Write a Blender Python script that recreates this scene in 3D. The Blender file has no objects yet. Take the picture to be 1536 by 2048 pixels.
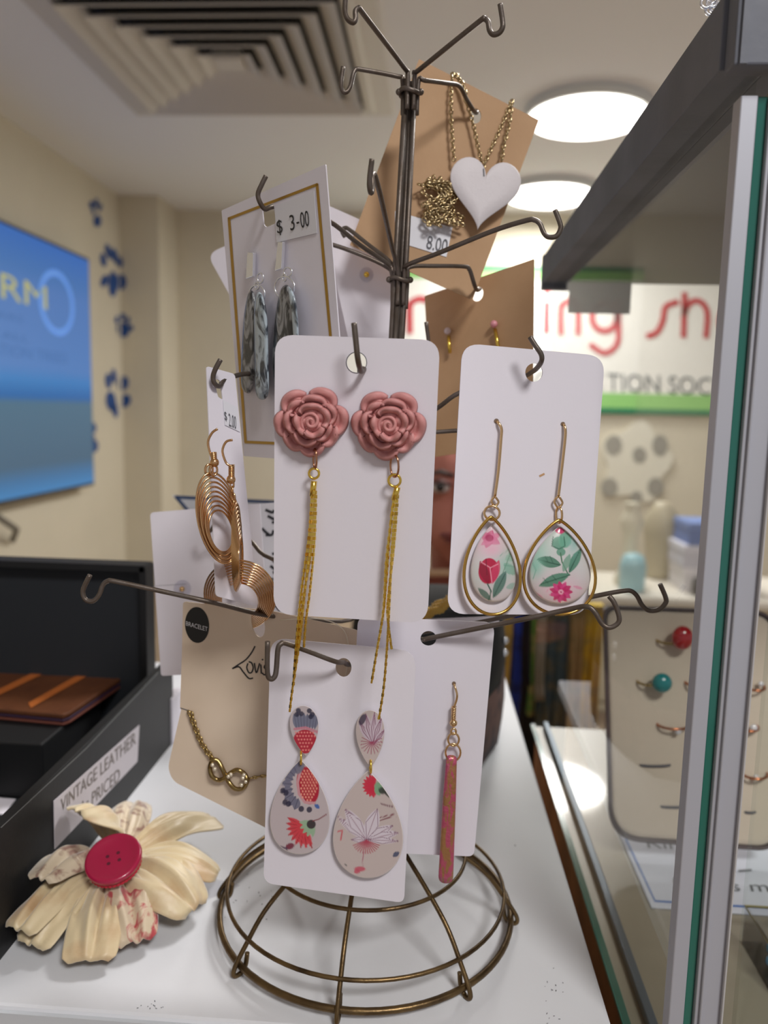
import bpy, bmesh, math, random
import numpy as np
from mathutils import Vector, Matrix
random.seed(7); RNG = np.random.default_rng(7)
V = Vector
# ------------------------------------------------------------------ camera
FPX = 1550.0; H = 0.21
_y = V((102, 199, FPX)).normalized()
_z = V((.024, 1, 0)); _z.z = -(_y.x*_z.x+_y.y*_z.y)/_y.z; _z.normalize()
_x = _y.cross(_z)
if _x.x < 0: _x = -_x
RW = (_x, _y, _z)                      # world axes in (right, up, forward) components
CAM = V((0, 0, H))
def c2w(v): return V((RW[0].dot(v), RW[1].dot(v), RW[2].dot(v)))
sc = bpy.context.scene
cd = bpy.data.cameras.new('camera'); cam = bpy.data.objects.new('camera', cd); sc.collection.objects.link(cam)
cd.sensor_fit = 'VERTICAL'; cd.sensor_height = 36; cd.sensor_width = 27; cd.lens = 36*FPX/2048
cd.clip_start = .01; cd.clip_end = 60
cd.dof.use_dof = True; cd.dof.focus_distance = .255; cd.dof.aperture_fstop = cd.lens/2.6
r_, u_, f_ = c2w(V((1,0,0))), c2w(V((0,1,0))), c2w(V((0,0,1)))
M = Matrix(((r_.x,u_.x,-f_.x,0),(r_.y,u_.y,-f_.y,0),(r_.z,u_.z,-f_.z,H),(0,0,0,1)))
cam.matrix_world = M; sc.camera = cam
# ------------------------------------------------------------------ world, exposure
sc.view_settings.view_transform = 'Standard'; sc.view_settings.look = 'None'
sc.view_settings.gamma = 1; sc.view_settings.use_curve_mapping = False
sc.view_settings.exposure = -0.44
w = bpy.data.worlds.new('room_air'); sc.world = w; w.use_nodes = True
w.node_tree.nodes['Background'].inputs[0].default_value = (.98,.95,1.0,1)
w.node_tree.nodes['Background'].inputs[1].default_value = .50
CEIL_LAMP_W = 34.0; CEIL_EMIT = 11.0
CEIL = 1.46; FLOOR = -.95; WL = -1.94; BACK = 5.09
# ------------------------------------------------------------------ pixel helpers (photo pixel -> real point)
def ray(x, y): return c2w(V((x-768, 1024-y, FPX))/FPX)
def P(x, y, Y): d = ray(x, y); return CAM+d*(Y/d.y)
def Z(x, y, z=0): d = ray(x, y); return CAM+d*((z-H)/d.z)
def XP(x, y, X): d = ray(x, y); return CAM+d*(X/d.x)
class Plane:
    def __init__(s, c, n): s.c = V(c); s.n = V(n).normalized()
    def __call__(s, x, y, off=0):
        d = ray(x, y); c = s.c+s.n*off
        return CAM+d*(s.n.dot(c-CAM)/s.n.dot(d))
    def sc(s, k): return Plane(CAM+(s.c-CAM)*k, s.n)
# ------------------------------------------------------------------ materials
def lin(c): return tuple(((v/255)/12.92 if v/255 <= .04045 else ((v/255+.055)/1.055)**2.4) for v in c)
MATS = {}
def mat(name, col, rough=.5, metal=0, noise=None, bump=0, bscale=200, emit=0, coat=0, spec=.5, wave=None, vcol=False, trans=0, alpha=1, sheen=0, stretch=None):
    if name in MATS: return MATS[name]
    m = bpy.data.materials.new(name); m.use_nodes = True; nt = m.node_tree; b = nt.nodes['Principled BSDF']
    b.inputs['Base Color'].default_value = (*lin(col), 1); b.inputs['Roughness'].default_value = rough
    b.inputs['Metallic'].default_value = metal; b.inputs['Specular IOR Level'].default_value = spec
    b.inputs['Coat Weight'].default_value = coat; b.inputs['Transmission Weight'].default_value = trans
    b.inputs['Sheen Weight'].default_value = sheen
    b.inputs['Coat Roughness'].default_value = .04
    if emit: b.inputs['Emission Color'].default_value = (*lin(col), 1); b.inputs['Emission Strength'].default_value = emit
    tc = nt.nodes.new('ShaderNodeTexCoord')
    if noise:        # (colour2, scale, lo, hi[, distortion])
        n = nt.nodes.new('ShaderNodeTexNoise'); n.inputs['Scale'].default_value = noise[1]; n.inputs['Detail'].default_value = 6
        if len(noise) > 4: n.inputs['Distortion'].default_value = noise[4]
        if stretch:
            mp = nt.nodes.new('ShaderNodeMapping'); mp.inputs['Scale'].default_value = stretch; nt.links.new(tc.outputs['Object'], mp.inputs[0]); nt.links.new(mp.outputs[0], n.inputs['Vector'])
        else: nt.links.new(tc.outputs['Object'], n.inputs['Vector'])
        r = nt.nodes.new('ShaderNodeValToRGB'); r.color_ramp.elements[0].position = noise[2]; r.color_ramp.elements[1].position = noise[3]
        r.color_ramp.elements[0].color = (*lin(col), 1); r.color_ramp.elements[1].color = (*lin(noise[0]), 1)
        nt.links.new(n.outputs['Fac'], r.inputs[0]); nt.links.new(r.outputs[0], b.inputs['Base Color'])
    if vcol:
        a = nt.nodes.new('ShaderNodeVertexColor'); a.layer_name = 'print'
        nt.links.new(a.outputs['Color'], b.inputs['Base Color'])
    if bump:
        n = nt.nodes.new('ShaderNodeTexNoise'); n.inputs['Scale'].default_value = bscale; n.inputs['Detail'].default_value = 4
        nt.links.new(tc.outputs['Object'], n.inputs['Vector'])
        bp = nt.nodes.new('ShaderNodeBump'); bp.inputs['Strength'].default_value = bump; bp.inputs['Distance'].default_value = .0006
        nt.links.new(n.outputs['Fac'], bp.inputs['Height']); nt.links.new(bp.outputs[0], b.inputs['Normal'])
    MATS[name] = m; return m
def glass(name, tint, refl=1.0, ior=1.5):
    m = bpy.data.materials.new(name); m.use_nodes = True; nt = m.node_tree; nt.nodes.remove(nt.nodes['Principled BSDF'])
    t = nt.nodes.new('ShaderNodeBsdfTransparent'); t.inputs[0].default_value = (*tint, 1)
    g = nt.nodes.new('ShaderNodeBsdfGlossy'); g.inputs['Roughness'].default_value = .0
    f = nt.nodes.new('ShaderNodeFresnel'); f.inputs['IOR'].default_value = ior
    ge = nt.nodes.new('ShaderNodeNewGeometry'); iv = nt.nodes.new('ShaderNodeMath'); iv.operation = 'SUBTRACT'; iv.inputs[0].default_value = refl
    ml = nt.nodes.new('ShaderNodeMath'); ml.operation = 'MULTIPLY'; ml.use_clamp = True      # reflect at the outer face only: no false total reflection inside the pane
    nt.links.new(ge.outputs['Backfacing'], iv.inputs[1]); nt.links.new(iv.outputs[0], ml.inputs[0]); nt.links.new(f.outputs[0], ml.inputs[1])
    mx = nt.nodes.new('ShaderNodeMixShader')
    nt.links.new(ml.outputs[0], mx.inputs[0]); nt.links.new(t.outputs[0], mx.inputs[1]); nt.links.new(g.outputs[0], mx.inputs[2])
    nt.links.new(mx.outputs[0], nt.nodes['Material Output'].inputs[0]); MATS[name] = m; return m
WIRE = mat('brown_wire', (106,97,91), .42, .6, noise=((92,80,70), 160, .4, .7), bump=.15, bscale=900)
WIREB = mat('bronze_wire', (120,98,66), .35, .85, noise=((78,62,44), 120, .35, .7), bump=.15, bscale=900)
CARD = mat('white_card', (226,222,232), .55, bump=.05, bscale=600)
KRAFT = mat('kraft_card', (188,152,116), .7, noise=((176,140,104), 40, .3, .7), bump=.1, bscale=500)
CREAM = mat('cream_card', (222,204,184), .6, noise=((214,194,172), 25, .35, .7))
INK = mat('black_ink', (28,28,32), .5); GREYINK = mat('grey_ink', (84,84,92), .6)
GOLDP = mat('gold_foil', (176,140,66), .3, .8); GOLD = mat('yellow_gold', (240,205,95), .22, 1); PGOLD = mat('pale_gold', (226,190,140), .2, 1)
RGOLD = mat('rose_gold', (222,178,130), .2, 1); SILV = mat('silver_metal', (236,238,246), .26, .9); BRASS = mat('antique_brass', (184,160,108), .25, 1)
ROSE = mat('pink_resin', (206,142,140), .55, bump=.25, bscale=500)
STICK = mat('price_sticker', (222,222,230), .45)
PRINT = mat('printed_resin', (255,255,255), .3, vcol=True, coat=.6)
PRINTF = mat('printed_acrylic', (255,255,255), .35, vcol=True, coat=.15)
# ------------------------------------------------------------------ objects and mesh builder
ORG = {}
def props(o, label=None, cat=None, group=None, kind=None):
    for k, v in (('label', label), ('category', cat), ('group', group), ('kind', kind)):
        if v: o[k] = v
    return o
def thing(name, label, cat, loc, group=None):
    o = bpy.data.objects.new(name, None); sc.collection.objects.link(o); o.location = loc; o.empty_display_size = .01
    ORG[o.name] = V(loc); return props(o, label, cat, group)
class MB:
    def __init__(s): s.v = []; s.f = []; s.mi = []; s.sm = []; s.mats = []; s.cur = 0; s.col = None
    def use(s, m):
        if m not in s.mats: s.mats.append(m)
        s.cur = s.mats.index(m); return s
    def add(s, vs, fs, smooth=False):
        n = len(s.v); s.v.extend([V(p) for p in vs]); s.f.extend([tuple(i+n for i in f) for f in fs])
        s.mi.extend([s.cur]*len(fs)); s.sm.extend([smooth]*len(fs)); return n
    def box(s, a, b, mtx=None):
        a, b = V(a), V(b); vs = [V((x, y, z)) for z in (a.z, b.z) for y in (a.y, b.y) for x in (a.x, b.x)]
        if mtx: vs = [mtx@v for v in vs]
        s.add(vs, [(0,2,3,1),(4,5,7,6),(0,1,5,4),(2,6,7,3),(0,4,6,2),(1,3,7,5)]); return s
    def obox(s, o, ex, ey, ez):      # oriented box from a corner and three edge vectors
        o = V(o); vs = [o+ex*i+ey*j+ez*k for k in (0,1) for j in (0,1) for i in (0,1)]
        s.add(vs, [(0,2,3,1),(4,5,7,6),(0,1,5,4),(2,6,7,3),(0,4,6,2),(1,3,7,5)]); return s
    def tube(s, pts, r, closed=False, seg=8, cap=True):
        pts = [V(p) for p in pts]; n = len(pts); rr = r if hasattr(r, '__len__') else [r]*n
        T = []
        for i in range(n):
            a = pts[(i-1) % n] if (closed or i) else pts[0]; b = pts[(i+1) % n] if (closed or i < n-1) else pts[-1]
            t = b-a; T.append(t.normalized() if t.length > 1e-9 else V((0,0,1)))
        N = T[0].orthogonal().normalized(); vs = []
        for i in range(n):
            N = (N-T[i]*N.dot(T[i])); N = N.normalized() if N.length > 1e-9 else T[i].orthogonal().normalized()
            B = T[i].cross(N)
            for k in range(seg):
                a = 2*math.pi*k/seg; vs.append(pts[i]+(N*math.cos(a)+B*math.sin(a))*rr[i])
        fs = []
        for i in range(n if closed else n-1):
            j = (i+1) % n
            sh = 0
            if closed and j == 0:    # align seam
                best = 1e9
                for q in range(seg):
                    d = (vs[i*seg]-vs[q]).length
                    if d < best: best = d; sh = q
            for k in range(seg):
                fs.append((i*seg+k, i*seg+(k+1) % seg, j*seg+(k+1+sh) % seg, j*seg+(k+sh) % seg))
        base = s.add(vs, fs, True)
        if not closed and cap:
            s.add([], [tuple(base+k-len(s.v) for k in range(seg))[::-1], tuple(base+(n-1)*seg+k-len(s.v) for k in range(seg))])
        return s
    def ball(s, c, r, nu=12, nv=8, sc3=(1,1,1)):
        c = V(c); vs = []; fs = []
        for j in range(nv+1):
            t = math.pi*j/nv
            for i in range(nu):
                a = 2*math.pi*i/nu; vs.append(c+V((r*sc3[0]*math.sin(t)*math.cos(a), r*sc3[1]*math.sin(t)*math.sin(a), r*sc3[2]*math.cos(t))))
        for j in range(nv):
            for i in range(nu): fs.append((j*nu+i, (j+1)*nu+i, (j+1)*nu+(i+1) % nu, j*nu+(i+1) % nu))
        s.add(vs, fs, True); return s
    def ring(s, c, a, b, r, n=20, seg=6, arc=None):   # torus around centre with half axes a, b (vectors)
        c = V(c)
        if arc: pts = [c+a*math.cos(t)+b*math.sin(t) for t in np.linspace(arc[0], arc[1], n)]; return s.tube(pts, r, False, seg)
        return s.tube([c+a*math.cos(2*math.pi*i/n)+b*math.sin(2*math.pi*i/n) for i in range(n)], r, True, seg)
    def build(s, name, m=None, parent=None, org=None, bevel=0, col=None):
        me = bpy.data.meshes.new(name)
        o = ORG[parent.name] if parent else V(org or (0,0,0))
        me.from_pydata([tuple(p-o) for p in s.v], [], s.f); me.validate(verbose=False) if False else None
        ms = s.mats if s.mats else [m]
        for x in ms: me.materials.append(x)
        me.polygons.foreach_set('material_index', s.mi); me.polygons.foreach_set('use_smooth', s.sm)
        if col is not None:
            ca = me.color_attributes.new('print', 'FLOAT_COLOR', 'POINT')
            c4 = np.ones((len(s.v), 4)); c4[:, :3] = col; ca.data.foreach_set('color', c4.ravel())
        me.update()
        ob = bpy.data.objects.new(name, me); sc.collection.objects.link(ob)
        if parent: ob.parent = parent
        else: ob.location = o
        ORG[ob.name] = o
        if bevel:
            md = ob.modifiers.new('bevel', 'BEVEL'); md.width = bevel; md.segments = 2; md.limit_method = 'ANGLE'
        return ob
def fixn(o):
    bm = bmesh.new(); bm.from_mesh(o.data); bmesh.ops.recalc_face_normals(bm, faces=bm.faces); bm.to_mesh(o.data); bm.free(); return o
def struct(name, mb, m=None, bevel=0, org=(0,0,0)):
    o = mb.build(name, m, None, org, bevel); o['kind'] = 'structure'; return o
def smooth_path(pts, n=6, closed=False):
    pts = [V(p) for p in pts]; out = []; N = len(pts)
    for i in range(N if closed else N-1):
        g = lambda k: pts[k % N] if closed else pts[max(0, min(N-1, k))]
        p0, p1, p2, p3 = g(i-1), g(i), g(i+1), g(i+2)
        for j in range(n):
            t = j/n; out.append(.5*((2*p1)+(p2-p0)*t+(2*p0-5*p1+4*p2-p3)*t*t+(3*p1-p0-3*p2+p3)*t**3))
    if not closed: out.append(pts[-1])
    return out
def rrect(q, r, n=6):     # rounded polygon in photo pixels; r one radius or a list
    out = []; N = len(q); rr = r if hasattr(r, '__len__') else [r]*N
    for i in range(N):
        p = np.array(q[i], float); a = np.array(q[i-1], float)-p; b = np.array(q[(i+1) % N], float)-p; R = rr[i]
        if R <= 0: out.append(tuple(p)); continue
        A = p+a/np.linalg.norm(a)*R; B = p+b/np.linalg.norm(b)*R
        for k in range(n+1):
            t = k/n; out.append(tuple((1-t)**2*A+2*t*(1-t)*(p+(A+B-2*p)*.04)+t*t*B))
    return out
def circ(cx, cy, rx, ry=None, n=24, rot=0):
    ry = ry or rx; c, s_ = math.cos(math.radians(rot)), math.sin(math.radians(rot))
    return [(cx+rx*math.cos(2*math.pi*i/n)*c-ry*math.sin(2*math.pi*i/n)*s_, cy+rx*math.cos(2*math.pi*i/n)*s_+ry*math.sin(2*math.pi*i/n)*c) for i in range(n)]
def plate(mb, outline, pl, th, holes=(), off=0, bend=None):
    """card of real thickness: outline and holes in photo pixels on plane pl; front face at off, back at off-th"""
    bm = bmesh.new(); loops = [outline]+list(holes); edges = []
    for lp in loops:
        vs = [bm.verts.new(pl(x, y, off)) for x, y in lp]
        edges += [bm.edges.new((vs[i], vs[(i+1) % len(vs)])) for i in range(len(vs))]
    bmesh.ops.triangle_fill(bm, use_beauty=True, edges=edges, normal=pl.n)
    bm.verts.index_update(); fs = [[v.index for v in f.verts] for f in bm.faces]; bv = [e for e in bm.edges if len(e.link_faces) == 1]
    be = [(e.verts[0].index, e.verts[1].index) for e in bv]; co = [v.co.copy() for v in bm.verts]; nrm = [f.normal.copy() for f in bm.faces]; bm.free()
    fs = [f if nn.dot(pl.n) > 0 else f[::-1] for f, nn in zip(fs, nrm)]
    n = len(co); back = [c-pl.n*th for c in co]
    dirs = {}
    for f in fs:
        for a, b in zip(f, f[1:]+f[:1]): dirs[(a, b)] = 1
    side = []
    for a, b in be:
        if (a, b) not in dirs: a, b = b, a
        side.append((b, a, a+n, b+n))
    if bend: co = [bend(c) for c in co]; back = [bend(c) for c in back]
    mb.add(co+back, [tuple(f) for f in fs]+[tuple(i+n for i in f[::-1]) for f in fs]+side); return mb
def ribbon(mb, pts, wd, pl, off=.00012, sm=5, th=.00006, tri=False):
    """inked stroke of half-width wd pixels on a plane"""
    if sm > 1 and len(pts) > 2:
        pts = [(p.x, p.y) for p in smooth_path([(x, y, 0) for x, y in pts], sm)]
    P2 = [np.array(p, float) for p in pts]; L = []; R = []
    for i, p in enumerate(P2):
        t = P2[min(i+1, len(P2)-1)]-P2[max(i-1, 0)]; t = t/(np.linalg.norm(t)+1e-9); nn = np.array((-t[1], t[0]))*wd
        if i == 0: p = p-t*wd*.6
        if i == len(P2)-1: p = p+t*wd*.6
        L.append(p+nn); R.append(p-nn)
    n = len(L); vs = [pl(*q, off) for q in L]+[pl(*q, off) for q in R]
    mb.add(vs, [(i, i+1, n+i+1, n+i) for i in range(n-1)]); return mb
_tc = {}
def text_geo(s):
    if s in _tc: return _tc[s]
    cu = bpy.data.curves.new('t', 'FONT'); cu.body = s; cu.resolution_u = 3; o = bpy.data.objects.new('t', cu); sc.collection.objects.link(o)
    dg = bpy.context.evaluated_depsgraph_get(); me = bpy.data.meshes.new_from_object(o.evaluated_get(dg))
    vs = np.array([v.co[:2] for v in me.vertices]); fs = [tuple(p.vertices) for p in me.polygons]
    bpy.data.objects.remove(o); bpy.data.curves.remove(cu); bpy.data.meshes.remove(me)
    vs = (vs-vs.min(0))/(vs.max(0)-vs.min(0)); _tc[s] = (vs, fs); return _tc[s]
def text_px(mb, s, BL, BR, TL, pl, off=.00012):
    vs, fs = text_geo(s); BL, BR, TL = map(np.array, (BL, BR, TL))
    mb.add([pl(*(BL+u*(BR-BL)+v*(TL-BL)), off) for u, v in vs], fs); return mb
def text_w(mb, s, o, ex, ey):
    vs, fs = text_geo(s); mb.add([V(o)+ex*u+ey*v for u, v in vs], fs); return mb
def pebble(mb, outline, pl, off, th, prof=((.9,0),(1,.25),(1,.7),(.9,.93),(.55,1),(0,1))):
    cx = sum(p[0] for p in outline)/len(outline); cy = sum(p[1] for p in outline)/len(outline); vs = []; n = len(outline)
    for sc_, h in prof: vs += [pl(cx+(x-cx)*sc_, cy+(y-cy)*sc_, off+h*th) for x, y in outline]
    fs = [(i*n+k, i*n+(k+1) % n, (i+1)*n+(k+1) % n, (i+1)*n+k) for i in range(len(prof)-1) for k in range(n)]
    fs.append(tuple(range(n))); mb.add(vs, fs, True); return mb
def drop_outline(cx, ytop, ybot, wmax, n=64, sharp=1.0, lean=0):
    """teardrop in pixels, point at the top"""
    out = []; h = ybot-ytop
    for i in range(n):
        t = 2*math.pi*i/n; y = .5-.5*math.cos(t)          # 0 top .. 1 bottom
        ww = math.sin(t)*math.sin(t/2 if t <= math.pi else (2*math.pi-t)/2)**sharp
        out.append((cx+wmax*ww/.77+lean*y, ytop+h*y))
    return out
def sstep(d, w): return np.clip(.5-d/w, 0, 1)
def paint(pts, base, ops):
    """flat print evaluated per vertex, pts in photo pixels"""
    pts = np.array(pts, float); c = np.tile(np.array(lin(base)), (len(pts), 1))
    for op in ops:
        k, col, al = op[0], np.array(lin(op[-2])), op[-1]
        if k == 'e':
            _, cx, cy, rx, ry, rot = op[:6]; a = math.radians(rot); d = pts-np.array((cx, cy))
            x = d[:, 0]*math.cos(a)+d[:, 1]*math.sin(a); y = -d[:, 0]*math.sin(a)+d[:, 1]*math.cos(a)
            m = sstep((np.sqrt((x/rx)**2+(y/ry)**2)-1)*min(rx, ry), 1.4)
        elif k == 'b':       # soft blot
            _, cx, cy, rx, ry, rot = op[:6]; a = math.radians(rot); d = pts-np.array((cx, cy))
            x = d[:, 0]*math.cos(a)+d[:, 1]*math.sin(a); y = -d[:, 0]*math.sin(a)+d[:, 1]*math.cos(a)
            m = np.exp(-((x/rx)**2+(y/ry)**2)*1.2)
        elif k == 'p':       # pointed petal / leaf from A to B with half-width w
            _, ax, ay, bx, by, wd = op[:6]; A = np.array((ax, ay), float); B = np.array((bx, by), float); L = np.linalg.norm(B-A); t = (B-A)/L
            d = pts-A; u = d@t/L; v = np.abs(d@np.array((-t[1], t[0])))
            prof = wd*np.sin(np.pi*np.clip(u, 0, 1))**.8; m = sstep(v-prof, 1.2)*((u > 0) & (u < 1))
        else:                # line
            _, P, wd = op[:3]; m = np.zeros(len(pts))
            for (ax, ay), (bx, by) in zip(P, P[1:]):
                A = np.array((ax, ay), float); AB = np.array((bx-ax, by-ay), float); u = np.clip(((pts-A)@AB)/(AB@AB+1e-9), 0, 1)
                m = np.maximum(m, sstep(np.linalg.norm(pts-A-u[:, None]*AB, axis=1)-wd, 1.0))
        m = (m*al)[:, None]; c = c*(1-m)+col*m
    return c
def printed(name, outline, pl, off, th, base, ops, parent, dome=0, edge=(232,228,232), m=None, nr=44, sub=3):
    """thick resin/acrylic shape whose front carries a printed pattern"""
    o2 = []
    for i in range(len(outline)):
        a, b = np.array(outline[i]), np.array(outline[(i+1) % len(outline)])
        for k in range(sub): o2.append(tuple(a+(b-a)*k/sub))
    n = len(o2); cx = sum(p[0] for p in o2)/n; cy = sum(p[1] for p in o2)/n; vs = []; px = []; rim = 0
    for s_, h in ((.97, 0), (1, .15), (1, .8), (.985, 1)):
        vs += [pl(cx+(x-cx)*s_, cy+(y-cy)*s_, off+h*th) for x, y in o2]; px += o2; rim += n
    for j in range(nr+1):
        s_ = .975*(1-j/nr); h = th+dome*(1-s_*s_)**.8
        q = [(cx+(x-cx)*s_, cy+(y-cy)*s_) for x, y in o2]; px += q; vs += [pl(x, y, off+h) for x, y in q]
    rows = 4+nr+1
    fs = [(i*n+k, i*n+(k+1) % n, (i+1)*n+(k+1) % n, (i+1)*n+k) for i in range(rows-1) for k in range(n)]
    mb = MB(); mb.add(vs, fs, True); mb.add([], [tuple(k-len(mb.v) for k in range(n))])
    col = paint(px, base, ops); col[:rim] = lin(edge)
    return fixn(mb.build(name, m or PRINT, parent, col=col))
def chain(mb, path, ll, wr, wd=.55, step=.8, jit=0):
    """oval links, alternately turned"""
    pts = path; acc = 0; out = []; i = 0
    d = [0]
    for a, b in zip(pts, pts[1:]): d.append(d[-1]+(b-a).length)
    tot = d[-1]; s_ = 0; k = 0; j = 0
    while s_ <= tot:
        while j < len(d)-2 and d[j+1] < s_: j += 1
        t = (s_-d[j])/max(1e-9, d[j+1]-d[j]); c = pts[j].lerp(pts[j+1], t); T = (pts[j+1]-pts[j]).normalized()
        N = T.cross(V((0,1,.01))).normalized(); B = T.cross(N)
        if k % 2: N = (N*.35+B*.94).normalized()
        else: N = (N*.94+B*.35).normalized()
        mb.ring(c, T*ll*.5, N*ll*.5*wd, wr, 8, 4); s_ += ll*step; k += 1
    return mb
def boxchain(mb, path, ll, r):
    d = [0]; pts = path
    for a, b in zip(pts, pts[1:]): d.append(d[-1]+(b-a).length)
    s_ = 0; j = 0; k = 0
    while s_ < d[-1]:
        while j < len(d)-2 and d[j+1] < s_: j += 1
        t = (s_-d[j])/max(1e-9, d[j+1]-d[j]); c = pts[j].lerp(pts[j+1], t); T = (pts[j+1]-pts[j]).normalized()
        a = k*.8; X = T.cross(V((math.cos(a), math.sin(a), .3))).normalized(); Y = T.cross(X); h = ll*.44
        mb.obox(c-T*h-X*r-Y*r, X*2*r, Y*2*r, T*2*h); s_ += ll; k += 1
    return mb

# ------------------------------------------------------------------ room
WALLM = mat('cream_wall_paint', (216,208,188), .8, noise=((210,202,182), 3, .3, .7))
CEILM = mat('ceiling_paint', (238,239,242), .85)
mb = MB(); mb.box((WL-.1, -2.5, FLOOR), (WL, 4.75, CEIL)); struct('wall_left', mb, WALLM)
PX1 = P(320, 700, 4.75).x
mb = MB(); mb.box((WL-.1, 4.75, FLOOR), (PX1, BACK+.1, CEIL)); struct('trim_1', mb, WALLM)
mb = MB(); mb.box((PX1, BACK, FLOOR), (4.2, BACK+.1, CEIL)); struct('wall_back', mb, WALLM)
mb = MB(); mb.box((WL-.1, -2.5, CEIL), (4.2, BACK+.1, CEIL+.1)); struct('ceiling', mb, CEILM)
mb = MB(); mb.box((WL-.1, -2.5, FLOOR-.1), (4.2, BACK+.1, FLOOR)); struct('floor', mb, mat('brown_carpet', (158,138,114), .9, noise=((140,120,98), 30, .3, .7)))
mb = MB(); mb.box((WL, -2.5, FLOOR), (WL+.012, 4.75, FLOOR+.09)); struct('baseboard_left', mb, WALLM)
mb = MB(); mb.box((PX1, BACK-.012, FLOOR), (4.2, BACK, FLOOR+.09)); struct('baseboard_back', mb, WALLM)

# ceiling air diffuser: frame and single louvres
x0, x1, y1 = -1.225, -.315, 3.36; y0 = y1-(x1-x0); cx, cy = (x0+x1)/2, (y0+y1)/2; hw = (x1-x0)/2
VM = mat('white_vent_metal', (212,208,202), .5); VD = mat('dark_duct', (40,38,36), .9)
t = thing('ceiling_vent', 'square white ceiling air vent with nested slanted louvres', 'vent', (cx, cy, CEIL))
mb = MB()
for dx, dy in ((1,0),(-1,0),(0,1),(0,-1)):
    def q(a, r, z): return V((cx+(dx*r if dx else a), cy+(dy*r if dy else a), z))
    prof = [(hw+.10, CEIL), (hw+.095, CEIL-.012), (hw+.03, CEIL-.02), (hw+.02, CEIL-.03), (hw-.01, CEIL-.03), (hw-.02, CEIL)]
    vs = []
    for r, z in prof: vs += [q(-r, r, z), q(r, r, z)]
    mb.add(vs, [(2*i, 2*i+1, 2*i+3, 2*i+2) for i in range(len(prof)-1)])
fixn(mb.build('frame', VM, t))
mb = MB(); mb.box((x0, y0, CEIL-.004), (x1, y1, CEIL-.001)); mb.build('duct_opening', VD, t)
NL = 6; k = 0
for i in range(NL):
    ro = hw-.02-i*.068; ri = ro-.062
    for dx, dy in ((1,0),(-1,0),(0,1),(0,-1)):
        def q(a, r, z): return V((cx+(dx*r if dx else a), cy+(dy*r if dy else a), z))
        mb = MB(); zl, zh = CEIL-.045, CEIL-.006
        vs = [q(-ro, ro, zl), q(ro, ro, zl), q(ri, ri, zh), q(-ri, ri, zh)]; vs += [v+V((0,0,-.006)) for v in vs]
        mb.add(vs, [(0,1,2,3),(7,6,5,4),(0,4,5,1),(1,5,6,2),(2,6,7,3),(3,7,4,0)]); fixn(mb.build('louvre', VM, t))
mb = MB(); r = .05; mb.box((cx-r, cy-r, CEIL-.04), (cx+r, cy+r, CEIL-.006)); mb.build('centre_plate', VM, t)

# round ceiling lamps (two in view, two more of the same row over and behind the camera)
LM = mat('lamp_diffuser', (255,250,240), .5, emit=CEIL_EMIT); LF = mat('lamp_rim', (225,228,225), .4)
def ceil_lamp(x, y, label, r=.235, temp=(1,.985,.965)):
    t = thing('ceiling_lamp', label, 'lamp', (x, y, CEIL), 'round ceiling lamps')
    for nm, m, rings in (('rim', LF, ((r+.012,0),(r+.02,-.01),(r+.016,-.035),(r,-.04),(r-.004,-.03))), ('diffuser', LM, ((r,-.02),(r,-.046),(r-.03,-.056),(r*.5,-.062),(.0,-.064)))):
        mb = MB(); n = 48; vs = []
        for rr, z in rings: vs += [V((x+rr*math.cos(2*math.pi*k/n), y+rr*math.sin(2*math.pi*k/n), CEIL+z)) for k in range(n)]
        mb.add(vs, [(i*n+k, i*n+(k+1) % n, (i+1)*n+(k+1) % n, (i+1)*n+k) for i in range(len(rings)-1) for k in range(n)], True); fixn(mb.build(nm, m, t))
    ld = bpy.data.lights.new('lamp_glow', 'AREA'); ld.shape = 'DISK'; ld.size = 2*r; ld.energy = CEIL_LAMP_W; ld.color = temp
    lo = bpy.data.objects.new('lamp_glow', ld); sc.collection.objects.link(lo); lo.location = (x, y, CEIL-.075); return t
ceil_lamp(.585, 3.40, 'nearer and larger of the two round lit ceiling lamps, behind the kraft card')
ceil_lamp(.60, 4.56, 'farther and smaller round lit ceiling lamp, behind the white heart pendant')
ceil_lamp(.585, 1.1, 'round lit ceiling lamp above the glass case, out of the photo')
ceil_lamp(.585, -.9, 'round lit ceiling lamp behind the photographer')

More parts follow.
